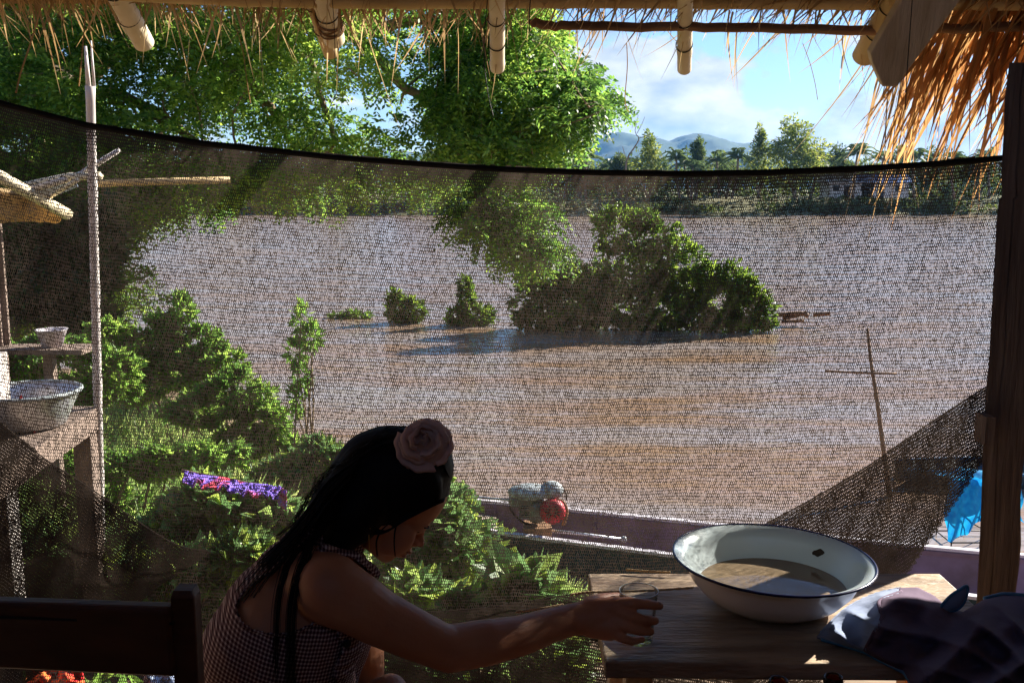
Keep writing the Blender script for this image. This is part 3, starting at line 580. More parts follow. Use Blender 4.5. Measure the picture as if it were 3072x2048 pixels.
# ground cover
def cover():
    r = rs(9); n = 5200; x = r.uniform(-7, 3, n); y = r.uniform(2.9, 9.5, n); keep = (nz(x*1.2, y*1.2, 2) > -.1) & ((x < 0) | (nz(x*2, y*2, 4) > .45)); x = x[keep]; y = y[keep]
    P = np.stack([x, y, gh(x, y)], -1); mb = MB()
    for k in range(3):
        q = P+r.normal(size=P.shape)*[.05, .05, .02]; d = rdir(r, len(q), 1.3); s = unit(np.cross(d, rdir(r, len(q)))); V, Q = leafquads(q, .12*r.uniform(.6, 1.5, len(q)), .04, d, s, .05); mb.add(V, Q)
    tag(mb.build('ground_cover', M['leaf_shrub'], None), 'short green weeds growing over the near bank', 'weeds', kind='stuff')
cover()
def tall_grass():
    r = rs(19); n = 15000; y = r.uniform(4.6, 13, n); x = r.uniform(-7, 1.2, n)*(y/9.); w = np.minimum(yw(x), 22.)
    k = (y < w+.3) & (nz(x*1.5, y*1.5, 7) > -.25) & (x < .2*y-.9); x = x[k]; y = y[k]; n = len(x); P = np.stack([x, y, gh(x, y)], -1); mb = MB()
    for q in range(2):
        d = rdir(r, n, 2.2); L = r.uniform(.16, .5, n); s = unit(np.cross(d, rdir(r, n))); V, Q = leafquads(P, L, .013, d, s, .02); mb.add(V, Q)
        d2 = unit(d+rdir(r, n)*.6-[0, 0, .3]); V, Q = leafquads(P+d*L[:, None]*.55, L*.5, .022, d2, unit(np.cross(d2, rdir(r, n))), .02); mb.add(V, Q)
    tag(mb.build('tall_grass', M['leaf_grass'], None), 'light wispy grass sloping down the near bank to the river', 'grass', kind='stuff')
tall_grass()
# ================================================================ NEIGHBOURING SHELTER ON THE LEFT
def left_side():
    # pole
    p0, p1 = atY(262, 122, 3.95), atY(269, 1225, 4.15); root = empty('bamboo_pole', p1, 'upright pale bamboo pole with split top at the left, behind the net', 'pole')
    P = np.linspace(p0+[0, 0, -.17], p1+[0, 0, -.9], 40); rad = .0175*np.ones(40); rad[::7] *= 1.12
    MB().tube(P, rad, 14).build('stem', M['pole'], root, True)
    a = MB().tube([p0+[.013, .005, -.17], p0+[.012, .005, 0]], [.006, .003], 6); a.build('split_tip', M['pole'], root, True)
    MB().tube([p0+[-.01, .008, -.17], p0+[-.012, .008, -.02]], [.01, .005], 6).build('split_tip', M['pole'], root, True)
    # tub table
    zt = .27; root = empty('tub_table', (-2.3, 4.0, 0), 'rough wooden table corner carrying the metal tub at the left edge', 'table')
    tl = [atZ(228, 1205, zt+.03), atZ(300, 1218, zt+.03), atZ(105, 1345, zt+.03)]
    c = tl[1]; e = tl[2]; dv = unit(e-c); ex = c+dv*1.35
    back = np.array([-1, .12, 0.]); W = 1.1
    q = [c, ex, ex+back*W, c+back*W]
    m = MB(); V = [np.array([p[0], p[1], zt+.03]) for p in q]+[np.array([p[0], p[1], zt-.005]) for p in q]; m.add(V, [[0, 3, 2, 1], [4, 5, 6, 7], [0, 1, 5, 4], [1, 2, 6, 5], [2, 3, 7, 6], [3, 0, 4, 7]]); bevel(m.build('tabletop', M['old'], root))
    MB().beam(c+[-.02, .01, -.055], ex+[-.02, 0, -.055], .035, .075).build('apron', M['old'], root)
    for p in (c+dv*.06+[-.05, 0, 0], ex-dv*.1+[-.05, 0, 0], c+back*(W-.1)+dv*.06):
        g = ground_at(p[0], p[1]); bevel(MB().box((p[0], p[1], (zt-.01+g)/2), (.075, .075, zt-.01-g)).build('leg', M['old'], root))
    # tub
    cc = atZ(82, 1172, zt+.17); root = empty('metal_tub', (cc[0], cc[1], zt+.03), 'wide grey metal tub with a bright rim on the rough table at the left', 'tub')
    prof = [(0, .0), (.11, .0), (.13, .01), (.172, .10), (.186, .135), (.19, .138), (.183, .135), (.168, .1), (.125, .02), (0, .015)]
    MB().lathe(prof, (cc[0], cc[1], zt+.032), 48).build('bowl', M['alu'], root, True)
    a = np.linspace(0, 2*np.pi, 49); MB().tube(np.stack([cc[0]+.19*np.cos(a), cc[1]+.19*np.sin(a), a*0+zt+.17], -1), .008, 8, False).build('rim', M['tank'], root, True)
    s_ = MB(); P, d = blobpts(rs(3), 14, (cc[0]+.02, cc[1]-.07, zt+.085), (.05, .04, .02)); leaves(s_, rs(4), P, .1, .05); tag(s_.build('food_scraps', M['redcloth'], None), 'reddish scraps lying inside the metal tub', 'scraps')
    # pale bowl behind
    c = atY(155, 1005, 5.2); root = empty('plastic_bowl', c-[0, 0, .06], 'small pale bowl on a plank behind the tub at the left', 'bowl')
    MB().lathe([(0, -.06), (.05, -.06), (.078, .03), (.083, .032), (.074, .025), (.048, -.05), (0, -.052)], c, 32).build('bowl_shell', M['gunwale'], root, True)
    MB().box(c+[-.35, 0, -.075], (1.1, .22, .025)).build('plank', M['old']); o = bpy.data.objects['plank']; o.name = 'shelf_plank'; tag(o, 'rough plank shelf under the small pale bowl', 'shelf')
    for x_ in (.12, -.8):
        g = ground_at(c[0]+x_, c[1]); 
    root2 = o; MB().box((c[0]-.02, c[1], (c[2]-.09+ground_at(c[0], c[1]))/2), (.05, .05, c[2]-.09-ground_at(c[0], c[1]))).build('leg', M['old'], o)
    MB().box((c[0]-.8, c[1], (c[2]-.09+ground_at(c[0], c[1]))/2), (.05, .05, c[2]-.09-ground_at(c[0], c[1]))).build('leg', M['old'], o)
    # short wooden post at frame edge
    a, b = atY(2, 1060, 3.7), atY(10, 1500, 3.7)
    m = MB().box(((a[0]+b[0])/2-.03, 3.7, (a[2]-.6)/2), (.1, .09, a[2]+.6)); tag(bevel(m.build('wooden_stump_post', M['pole'])), 'short weathered wooden post cut off at the left frame edge', 'post')
    # lean-to roof: bamboo sticks, thatch
    root = empty('thatched_shelter', (-3.2, 5.2, ground_at(-3.2, 5.2)), 'small thatched lean-to roof on sticks at the left behind the net', 'shelter')
    mb = MB(); mb.tube([atY(90, 570, 5.), atY(230, 530, 5.), atY(358, 450, 5.)], [.018, .016, .012], 8); mb.build('stick', M['pole'], root, True)
    MB().tube([atY(60, 560, 5.2), atY(210, 530, 5.), atY(300, 528, 4.9)], .02, 8).build('stick', M['bamboo'], root, True)
    MB().tube([atY(270, 552, 5.1), atY(480, 545, 5.2), atY(690, 540, 5.3)], .018, 8).build('stick', M['bamboo_d'], root, True)
    MB().tube([atY(150, 590, 5.1), atY(232, 540, 4.9)], .012, 8).build('stick', M['bamboo'], root, True)
    MB().tube([atY(-300, 430, 4.6), atY(0, 530, 4.8), atY(205, 645, 5.2)], .03, 8).build('ridge_pole', M['bamboo'], root, True)
    sh = MB(); G = []
    for i, t in enumerate(np.linspace(0, 1, 12)):
        a = (1-t)*atY(-350, 420, 4.7)+t*atY(200, 640, 5.25); b = (1-t)*atY(-420, 640, 4.3)+t*atY(120, 665, 5.4)
        G.append([a*(1-s)+b*s+[0, 0, .02*math.sin(9*t+6*s)] for s in np.linspace(0, 1, 8)])
    thick(sh.grid(G).build('thatch', M['thatch'], root, True), .04)
    tp = MB(); tp.grid([[atY(100, 560, 5.15), atY(220, 535, 5.05)], [atY(135, 600, 5.3), atY(235, 560, 5.2)]]); thick(tp.build('blue_sheet', M['lining'], root), .003)
    for (u, Y) in ((-90, 4.9), (-30, 5.5)):
        a = atY(u, 620, Y); g = ground_at(a[0], Y); MB().tube([[a[0], Y, g], [a[0], Y, a[2]]], .035, 8).build('support_post', M['old'], root, True)
    wl = MB(); a = atY(-60, 640, 5.2); b = atY(75, 650, 5.4)
    for i in range(3):
        p = a+(b-a)*i/6; wl.box((p[0], p[1], p[2]-.35), (.05, .02, .75+.1*math.sin(i*3)), .1)
    wl.build('plank_wall', M['old'], root)
    # purple printed cloth on the bushes, red cloth lower left
    pts = [(550, 1410), (610, 1425), (680, 1432), (740, 1448), (800, 1452), (840, 1462)]; G = []
    for j, dv in enumerate(np.linspace(0, 1, 7)):
        G.append([atY(u+4*math.sin(j), v+dv*(22+26*abs(math.sin(i*1.9+.6))), 4.15-.12*dv+.04*math.sin(i*2.3+j)) for i, (u, v) in enumerate(np.stack([np.interp(np.linspace(0, 5, 22), range(6), [p[0] for p in pts]), np.interp(np.linspace(0, 5, 22), range(6), [p[1] for p in pts])], -1))])
    thick(MB().grid(G).build('printed_cloth', M['purple'], None, True), .004); tag(bpy.data.objects['printed_cloth'], 'purple and red printed cloth draped over plants by the bank', 'cloth')
    G = [[atY(u, v, 4.15-.1*j/4+.02*math.sin(i*2+j)) for i, (u, v) in enumerate([(835+j*6, 1455+j*4+i*12) for i in range(6)])] for j in range(5)]
    o = thick(MB().grid(G).build('cloth_end', M['purple'], bpy.data.objects['printed_cloth'], True), .004)
    MB().tube([atY(545, 1412, 4.2), atY(850, 1470, 4.2)], .008, 6).build('twig', M['twig']); tag(bpy.data.objects['twig'], 'thin twig holding up the purple printed cloth', 'twig')
    G = [[atZ(u+j*4, v, -.42+.07*math.sin(i*1.2)*math.sin(j*1.4+1)+.05) for i, u in enumerate(np.linspace(20+(1-j/8)*70, 240, 14))] for j, v in enumerate(np.linspace(1985, 2120, 9))]
    thick(MB().grid(G).build('patterned_cloth', M['redcloth'], None, True), .006); tag(bpy.data.objects['patterned_cloth'], 'red and orange patterned cloth on the ground seen below the chair rail', 'cloth')
    G = [[atZ(u, v, -.44+.06*math.sin(i*1.3+.4)*math.sin(j*1.1+1)+.05) for i, u in enumerate(np.linspace(430, 530, 9))] for j, v in enumerate(np.linspace(2010, 2100, 7))]
    thick(MB().grid(G).build('plastic_bag', M['lining'], None, True), .003); tag(bpy.data.objects['plastic_bag'], 'pale blue plastic bag on the ground beside the chair post', 'bag')
left_side()
# ================================================================ BOAT
def boat():
    gz = WZ+.4
    n = 30; L0 = atZ(1240, 1490, gz); L1 = atZ(3500, 1790, gz)
    farp = [atZ(u, v, gz) for u, v in ((1235, 1484), (1360, 1495), (2050, 1566), (2750, 1640), (3500, 1705))]
    nearp = [atZ(u, v, gz) for u, v in ((1235, 1500), (1390, 1580), (2050, 1672), (2900, 1790), (3700, 1890))]
    fr = crv(farp, n); ne = crv(nearp, n); mid = (fr+ne)/2
    root = empty('wooden_boat', mid[n//2]*[1, 1, 0]+[0, 0, WZ], 'long wooden boat with mauve inside and pale gunwales moored by the bank', 'boat')
    def sec(i, inset, dz):   # cross section
        a, b = fr[i], ne[i]; d = unit(b-a)*inset; a = a+d; b = b-d; m = (a+b)/2; bot = WZ-.12+dz
        return [a, a*.85+m*.15+[0, 0, (bot-gz)*.55], a*.62+m*.38+[0, 0, bot-gz], m+[0, 0, bot-gz], b*.62+m*.38+[0, 0, bot-gz], b*.85+m*.15+[0, 0, (bot-gz)*.55], b]
    MB().grid([sec(i, 0, 0) for i in range(n)]).build('hull', M['hull_out'], root, True)
    MB().grid([sec(i, .035, .03) for i in range(n)]).build('inner_lining', M['hull_in'], root, True)
    for P in (fr, ne):
        m = MB(); 
        for i in range(n-1): m.beam(P[i]+[0, 0, .012], P[i+1]+[0, 0, .012], .07, .03)
        m.build('gunwale', M['gunwale'], root)
        m = MB(); off = unit(mid-P)*.045
        for i in range(1, n-1): m.beam(P[i]+off[i]+[0, 0, -.055], P[i+1]+off[i+1 if i+1 < n else i]+[0, 0, -.055], .02, .09)
        m.build('inner_rail', M['hull_in'], root)
    for i in range(3, n-1, 3):
        s_ = sec(i, .05, .04); s2 = [p for p in s_]
        MB().tube(s2, .018, 6).build('rib', M['hull_in'], root)
    m = MB(); s8 = crv(mid, n)
    for i in range(3, 8): m.beam(ne[i]*.75+fr[i]*.25+[0, 0, -.12], fr[i]*.75+ne[i]*.25+[0, 0, -.12], .16, .02)
    G = [[fr[i]*(1-t)+ne[i]*t+[0, 0, -.1] for t in (.2, .5, .8)] for i in range(4, 10)]
    thick(MB().grid(G).build('deck_board', M['deck'], root), .02)
    # engine
    c = atZ(1610, 1590, gz); root = empty('boat_motor', c, 'grey long tail motor with red fan cover mounted on the boat', 'motor')
    E = lambda u, v, dy=0: atY(u, v, c[1]+dy)
    MB().ball(E(1610, 1530), (.13, .13, .14), 18).build('engine_block', M['engine'], root, True)
    bevel(MB().box(E(1565, 1500), (.26, .18, .12), .2).build('air_filter', M['engine'], root), .03, 3)
    m = MB().ball(E(1590, 1475), (.24, .16, .085), 20); m.build('fuel_tank', M['tank'], root, True)
    MB().ball(E(1655, 1470), (.13, .12, .1), 18).build('tank_cover', M['tank'], root, True)
    ax = np.array([[1, 0, 0], [0, 0, 1], [0, -1, 0]], float)
    m = MB().lathe([(0, .06), (.06, .06), (.11, .05), (.135, 0), (.135, -.05), (0, -.05)], E(1658, 1535, -.16), 32, ax); m.build('fan_cover', M['red'], root, True)
    m = MB(); fc = E(1658, 1535, -.23)
    for k in range(12): a = k*math.pi/6; m.beam(fc+np.array([math.cos(a), 0, math.sin(a)])*.03, fc+np.array([math.cos(a), 0, math.sin(a)])*.08, .012, .008)
    m.build('fan_slot', M['dark'], root)
    MB().tube([E(1640, 1590), E(1750, 1602), E(1872, 1618)], .018, 10).build('drive_shaft', M['alu'], root, True)
    MB().ball(E(1872, 1617), .035, 12).build('shaft_end', M['tank'], root, True)
    MB().tube(crv([E(1560, 1500), E(1480, 1495), E(1400, 1488), E(1360, 1500)], 12), .014, 8).build('tiller', M['alu'], root, True)
    m = MB(); m.tube(crv([E(1640, 1515), E(1680, 1500), E(1700, 1530), E(1690, 1575)], 14), .02, 8); m.build('exhaust_pipe', M['lath'], root, True)
    m = MB()
    for k in range(6): m.box(E(1585, 1512)+[0, 0, -.03*k*.8], (.2, .2, .008))
    m.build('cooling_fin', M['engine'], root)
    m = MB(); m.tube(crv([E(1560, 1490), E(1530, 1520), E(1560, 1560), E(1600, 1575)], 14), .012, 7); m.tube(crv([E(1620, 1460), E(1690, 1470), E(1700, 1500)], 10), .01, 7); m.build('hose', M['wire'], root, True)
    bevel(MB().box(E(1612, 1585), (.3, .3, .1)).build('mount', M['lath'], root), .01)
boat()
def trap():
    c = atZ(2905, 1640, WZ); root = empty('fish_trap', c, 'wire fish trap draped with bright blue netting standing in the water by the post', 'fish trap')
    m = MB(); X0, X1, Y0, Y1, z0, z1 = c[0]-.2, c[0]+.45, c[1], c[1]+.4, WZ-.2, WZ+.72
    for x in (X0, (X0+X1)/2, X1):
        for y in (Y0, Y1): m.tube([[x, y, z0], [x+.02, y, z1]], .008, 6)
    for z in (z0+.25, WZ+.4, z1):
        m.tube([[X0, Y0, z], [X1, Y0, z]], .008, 6); m.tube([[X0, Y1, z], [X1, Y1, z]], .008, 6); m.tube([[X0, Y0, z], [X0, Y1, z]], .008, 6); m.tube([[X1, Y0, z], [X1, Y1, z]], .008, 6)
    m.tube([[X0, Y0, WZ+.4], [X1, Y0, WZ+.05]], .008, 6); m.build('frame', M['wire'], root, True)
    G = []
    for i, s in enumerate(np.linspace(0, 1, 70)):
        row = []
        for j, t in enumerate(np.linspace(0, 1, 36)):
            x = X0-.1+(X1-X0+.2)*s; drop = .50+.2*math.sin(s*5+1); y = Y0-.03-.05*t+.03*math.sin(s*25+t*4); z = z1+.06*math.sin(s*6)+.05-drop*t*(1 if t < 1 else 1)
            row.append([x+.02*math.sin(t*9+s*4), y+.025*float(nz(s*14, t*6, 2))*t, z+.012*float(nz(s*20, t*9, 5))])
        G.append(row)
    MB().grid(G).build('blue_netting', M['bluenet'], root, True)
    G = [[[X0-.05+(X1-X0+.1)*s, Y0-.03+(Y1-Y0+.06)*t, z1+.05+.04*math.sin(s*7+t*5)] for t in np.linspace(0, 1, 8)] for s in np.linspace(0, 1, 14)]
    MB().grid(G).build('top_netting', M['bluenet'], root, True)
trap()
def far_boat():
    a = atZ(2700, 1440, WZ); b = a+[4.5, -.2, 0]; root = empty('wooden_boat', a, 'flat teal edged boat floating behind the blue fish trap', 'boat'); G = []
    n = 16
    for i in range(n):
        t = i/(n-1); p = a*(1-t)+b*t; w = .45*math.sin(math.pi*min(1, .08+t*.9))**.5
        G.append([p+[0, w, .22], p+[0, w*.7, -.05], p+[0, 0, -.1], p+[0, -w*.7, -.05], p+[0, -w, .22]])
    thick(MB().grid(G).build('hull', M['hull_out'], root, True), .03)
    for k in (0, 4): MB().tube([g[k] for g in G], .02, 6).build('gunwale', M['piping'], root, True)
far_boat()
# ================================================================ THE HUT: roof, walls, floor
SL = R(28.5); sdn = np.array([0, math.cos(SL), -math.sin(SL)]); RN = np.array([0, math.sin(SL), math.cos(SL)])
RE = np.array([0, 2.78, CZ+.32])           # rafter end reference
def hut():
    a = RE+RN*.12-sdn*.12; b = a-sdn*6.2
    c = a-sdn*.02
    V = []
    m = MB()
    for sgn, k in ((0, 0),):
        q = [np.array([x, p[1], p[2]])+RN*h for h in (0, .12) for (x, p) in ((-3.2, a), (3.0, a), (3.0, b), (-3.2, b))]
        m.add(q, [[0, 1, 2, 3], [4, 7, 6, 5], [0, 4, 5, 1], [1, 5, 6, 2], [2, 6, 7, 3], [3, 7, 4, 0]])
    root = empty('thatched_roof', (0, 0, 3.2), 'thatched hut roof seen from below with ragged dry eaves', 'roof')
    m.build('thatch_layer', M['roof'], root)
    r = rs(11)
    def blades(name, n, x0, x1, start, Lr, lat, w, mt, drop, dens=None, K=6, spread=.25, g=.4, parent=root, up=0.):
        x = r.uniform(x0, x1, n)
        if 'long' in name: x = np.round(x/.05)*.05+r.normal(size=n)*.011
        if dens is not None: x = x[r.uniform(0, 1, n) < dens(x)]; n = len(x)
        s0 = r.uniform(start[0], start[1], n); h = r.uniform(.03, .12, n)
        P0 = RE+np.outer(s0, sdn)+np.outer(h, RN); P0[:, 0] = x
        la = lat(x) if callable(lat) else lat
        d = unit(np.tile(sdn, (n, 1))+np.stack([la+r.normal(size=n)*spread, r.normal(size=n)*.08, r.normal(size=n)*.1-drop+up], -1))
        L = r.uniform(*Lr, n); t = np.linspace(0, 1, K)
        C = P0[:, None]+d[:, None]*(L[:, None]*t)[..., None]+np.array([0, 0, -1.])*((L*g*r.uniform(.3, 1.5, n))[:, None]*t**2)[..., None]+(r.normal(size=(n, 3))*.05)[:, None]*(t**2)[None, :, None]
        sd_ = unit(np.cross(d, r.normal(size=(n, 3))*.6+RN)); wd = r.uniform(.5, 1.2, n)*w; tap = np.minimum(1, (1-t)*2.2+.06)
        off = sd_[:, None]*(wd[:, None]*tap)[..., None]/2
        V = np.stack([C-off, C+off], 2).reshape(-1, 3); i = np.arange(n)[:, None]*2*K+np.arange(K-1)[None]*2
        Q = np.stack([i, i+1, i+3, i+2], -1).reshape(-1, 4); mesh(name, V, Q, M[mt], parent)
    latf = lambda x: np.where(x > -.1, -.55, -.1)
    blades('eave_thatch', 5000, -2.3, 2.6, (-.66, -.37), (.2, .3), latf, .007, 'thatch', 0., g=.06, spread=.2)
    blades('eave_thatch', 1500, -2.3, 2.6, (-.34, -.24), (.05, .13), latf, .006, 'thatch', .1, g=.3, spread=.35)
    dl = lambda x: .25+.75*(nz(x*6, x*2, 1) > .2)
    blades('eave_fringe', 230, -2.2, .3, (-.31, -.20), (.05, .13), -.05, .005, 'thatch', .4, dens=dl, g=.4, spread=.5)
    blades('eave_fringe', 34, -2.2, 1., (-.26, -.16), (.10, .26), -.1, .004, 'thatch', 1.1, dens=dl, g=.3, spread=.35)
    blades('eave_fringe', 200, .15, 1.1, (-.24, -.12), (.06, .16), -.35, .005, 'thatch', .8, dens=dl, g=.5, spread=.3)
    blades('long_eave_leaves', 300, 1.08, 1.7, (-.28, -.08), (.2, .46), -.3, .012, 'thatch_o', .95, g=.22, spread=.12, K=8)
    blades('long_eave_leaves', 170, 1.15, 1.8, (-.34, -.12), (.14, .3), -.38, .011, 'thatch_o', .7, g=.22, spread=.2, K=8)
    blades('long_eave_leaves', 40, .98, 1.14, (-.2, -.06), (.16, .42), -.2, .006, 'thatch', 1.2, g=.3, spread=.2, K=8)
    # rafters
    def bamboo(name, end, dirv, L, rad, label, grp, m='bamboo', node0=.1, par=None):
        end = np.asarray(end, float); dirv = unit(dirv); n = int(L/.02); t = np.linspace(0, L, n); P = end+np.outer(t, -dirv)+np.outer(np.sin(t*2.1)*.006, [1, 0, .3])
        rr = rad*(1+.04*np.sin(t*3)); nd = np.arange(node0, L, .27)
        for q in nd: rr = rr+rad*.1*np.exp(-((t-q)/.012)**2)
        root_ = empty(name, end, label, 'bamboo rafter' if par is None else 'purlin', grp) if par is None else par
        MB().tube(P, rr, 20, False).build('culm', M[m], root_, True)
        MB().tube([end+dirv*.0005, end-dirv*.03], [rad*.97, rad*.5], 20).build('cut_end', M['node'], root_, True)
        a = np.linspace(0, 2*np.pi, 20); A = unit(np.cross(dirv, [0, 0, 1.])); B = np.cross(dirv, A)
        for k in range(2):
            c = end-dirv*(.11+.1*k); MB().tube(c+np.outer(np.cos(a), A)*(rad+.002)+np.outer(np.sin(a), B)*(rad+.002)+np.outer(np.sin(a), dirv)*.006, .0016, 5, False).build('wire_tie', M['wire'], root_)
        return root_
    G = 'bamboo rafters poking out under the eaves'
    bamboo('bamboo_rafter', atY(432, 130, 2.72), sdn, 5.6, .027, 'first pale bamboo rafter end from the left, angled down to the right', G)
    bamboo('bamboo_rafter', atY(1003, 120, 2.7), sdn, 5.6, .028, 'second bamboo rafter end, bound with many turns of wire', G, node0=.14)
    bamboo('bamboo_rafter', atY(993, 160, 2.84), unit(sdn+[.05, 0, 0]), 5.4, .021, 'thinner darker bamboo rafter end behind the wire bound one', G, 'bamboo_d')
    bamboo('bamboo_rafter', atY(1492, 205, 2.78), sdn, 5.6, .0195, 'upright looking bamboo rafter end near the middle, over the tree', G, 'bamboo', .02)
    bamboo('bamboo_rafter', atY(2053, 208, 2.78), sdn+[.167, 0, 0], 5.6, .019, 'upright looking bamboo rafter end hanging against the sky and cloud', G, 'bamboo', .08)
    bamboo('bamboo_rafter', atY(2590, 170, 2.74), sdn, 5.6, .03, 'thick shaded bamboo rafter end beside the broad plank', G, 'bamboo_d', .2)
    # coil on second rafter
    e = atY(1003, 120, 2.7); m = MB(); a = np.linspace(0, 2*np.pi*6, 120); A = unit(np.cross(sdn, [0, 0, 1.])); B = np.cross(sdn, A)
    m.tube(e-np.outer(.04+.045*a/a[-1]+.006*np.sin(a*1.7), sdn)+np.outer(np.cos(a), A)*.031+np.outer(np.sin(a), B)*.031, .0022, 5, False)
    tag(m.build('wire_coil', M['lath']), 'rusty wire coil wrapped around the second bamboo rafter', 'wire')
    # purlin and laths
    p = [atY(-400, -70, 2.5), atY(800, -8, 2.55), atY(1800, -4, 2.58), atY(2700, 2, 2.6), atY(3500, 4, 2.62)]
    P = crv(p, 120); rr = .024*np.ones(120); rr[::14] *= 1.1
    tag(MB().tube(P, rr, 14).build('bamboo_purlin', M['bamboo_d'], None, True), 'long horizontal bamboo pole across the top edge', 'purlin')
    P = crv([atY(1595, 68, 2.6), atY(1700, 78, 2.6), atY(2100, 82, 2.61), atY(2600, 92, 2.62), atY(2900, 84, 2.63), atY(3500, 70, 2.66)], 60); P += rs(2).normal(size=P.shape)*.0015
    tag(MB().tube(P, np.linspace(.011, .013, 60), 8).build('thatch_lath', M['lath'], None, True), 'thin dark stick holding the thatch, running right under the eave', 'lath')
    # plank brace
    pl = [(2740, -60), (2612, 161), (2618, 190), (2649, 261), (2692, 261), (2727, 209), (2880, 3), (2920, -60)]
    fr_ = [atY(u, v, 2.45-(v/261)*-.06) for u, v in pl]; n = len(fr_); th_ = np.array([0, .03, .012])
    m = MB(); V = fr_+[q+th_ for q in fr_]; m.add(V, [[i, (i+1) % n, n+(i+1) % n, n+i] for i in range(n)], [[0, i+1, i] for i in range(1, n-1)]+[[n, n+i, n+i+1] for i in range(1, n-1)])
    tag(bevel(m.build('roof_plank', M['plank']), .003), 'broad worn plank with tapered end slanting down under the thatch at the right', 'plank')
    # loose wires
    def wire(pts, rad, label, Y=2.5, mt='wire', nm='hanging_wire'):
        tag(MB().tube(crv([atY(u, v, Y) for u, v in pts], 30), rad, 5).build(nm, M[mt], None, True), label, 'wire')
    wire([(995, -20), (1003, 80), (1006, 190), (1015, 260), (985, 330), (955, 375), (940, 420), (912, 448)], .0009, 'thin black wire curling down from the second rafter to the net')
    wire([(2738, -20), (2730, 90), (2722, 200), (2716, 330)], .0012, 'dark wire hanging straight across the broad plank', 2.38)
    wire([(1463, -10), (1452, 150), (1462, 270), (1480, 350)], .0012, 'thin dark stem hanging just left of the middle rafter')
    wire([(1592, -10), (1588, 50), (1590, 110)], .0014, 'short dark stem hanging at the left end of the thatch lath')
    wire([(262, 0), (255, 60), (245, 180), (237, 260)], .0016, 'brown straw hanging beside the pale bamboo pole', 2.5, 'thatch', 'hanging_straw')
    wire([(130, 0), (95, 120), (62, 220), (48, 280)], .002, 'long brown straw hanging slanted near the left edge', 2.5, 'thatch', 'hanging_straw')
    wire([(840, -5), (838, 90), (833, 150)], .0012, 'short dark straw hanging left of the second rafter', 2.5, 'thatch', 'hanging_straw')
    wire([(700, 60), (728, 150), (742, 250), (752, 310)], .0012, 'thin straw hanging alone in front of the big tree', 2.5, 'thatch', 'hanging_straw')
    wire([(1880, 130), (1882, 200), (1875, 290), (1878, 320), (1886, 336)], .0013, 'long dark straw dangling against the big cloud', 2.75, 'thatch', 'hanging_straw')
    wire([(2408, 130), (2430, 190), (2445, 250), (2453, 300)], .001, 'thin straw dangling over blue sky left of the orange leaves', 2.75, 'thatch', 'hanging_straw')
    # walls behind the camera and at the sides, floor
    def wall(name, x0, x1, y0, y1, z1, label):
        m = MB(); d = math.hypot(x1-x0, y1-y0); k = int(d/.18); ang = math.atan2(y1-y0, x1-x0); rr_ = rs(8)
        for i in range(k):
            t = (i+.5)/k; m.box((x0+(x1-x0)*t+rr_.uniform(-.004, .004), y0+(y1-y0)*t, z1/2-.2), (d/k-.004, .02+rr_.uniform(0, .004), z1+.4), ang)
        m.box(((x0+x1)/2, (y0+y1)/2, z1*.4), (d, .05, .08), ang)
        tag(m.build(name, M['room']), label, 'wall')
    wall('back_wall', -3., 2.8, -2.4, -2.4, 3.2, 'dark board wall behind the viewer'); wall('side_wall', -3.05, -3.05, -2.4, 2.75, 3., 'dark board wall at the left outside the view'); wall('side_wall', 2.15, 2.15, -2.4, 2.78, 3., 'dark board wall at the right, unseen, placed to keep sun off the garment')  # unseen right wall stands close in to block sun from the garment
    m = MB(); rr_ = rs(6)
    for i in range(24): y = -2.35+i*.185; m.box((-.1, y, -.02), (5.8, .178, .03+rr_.uniform(0, .002)))
    tag(m.build('floor', M['floor']), kind='structure')
    m = MB()
    for x in (-2.8, -1, 1, 2.6):
        for y in (-2.2, 0, 2.2): m.box((x, y, -.27), (.12, .12, .46))
    for i, (x, y) in enumerate([(x, y) for x in (-2.8, 2.6) for y in (2.2,)]): pass
    o = m.build('floor_supports', M['post'], bpy.data.objects['floor'])
hut()
def right_post():
    root = empty('wooden_post', (1.1, 2.15, 0), 'thick weathered wooden post standing at the right edge', 'post')
    L = [(3028, 188), (3014, 300), (3010, 420), (3004, 500), (3005, 590), (2992, 600), (2985, 760), (2975, 930), (2966, 1100), (2958, 1160), (2950, 1300), (2944, 1500), (2938, 1650), (2928, 1830), (2915, 2100), (2890, 2600)]
    m = MB(); G = []
    pts = np.array(L, float); vv = np.concatenate([np.linspace(188, 590, 12), np.linspace(596, 2600, 30)]); uu = np.interp(vv, pts[:, 1], pts[:, 0])
    for u, v in zip(uu, vv):
        a = atY(u, v, 2.13); w = .092+.003*math.sin(v*.02); dpt = .1
        G.append([a, a+[w*.33, 0, 0], a+[w*.36, .006, 0], a+[w*.39, 0, 0], a+[w, .004, 0], a+[w, dpt, 0], a+[dpt*a[0]/a[1]+.003, dpt, 0], a])
    m.grid(G); t = np.array(G[0][:-1]); m.add(np.concatenate([t, [t.mean(0)]]), None, [[7, (i+1) % 7, i] for i in range(7)])
    m.build('post_body', M['post'], root)
    b = [atY(u, v, 2.11) for u, v in ((2944, 1240), (2966, 1245), (2964, 1330), (2950, 1325))]
    MB().box((b[0]+b[2])/2, (.02, .05, .062)).build('peg', M['post'], root)
right_post()
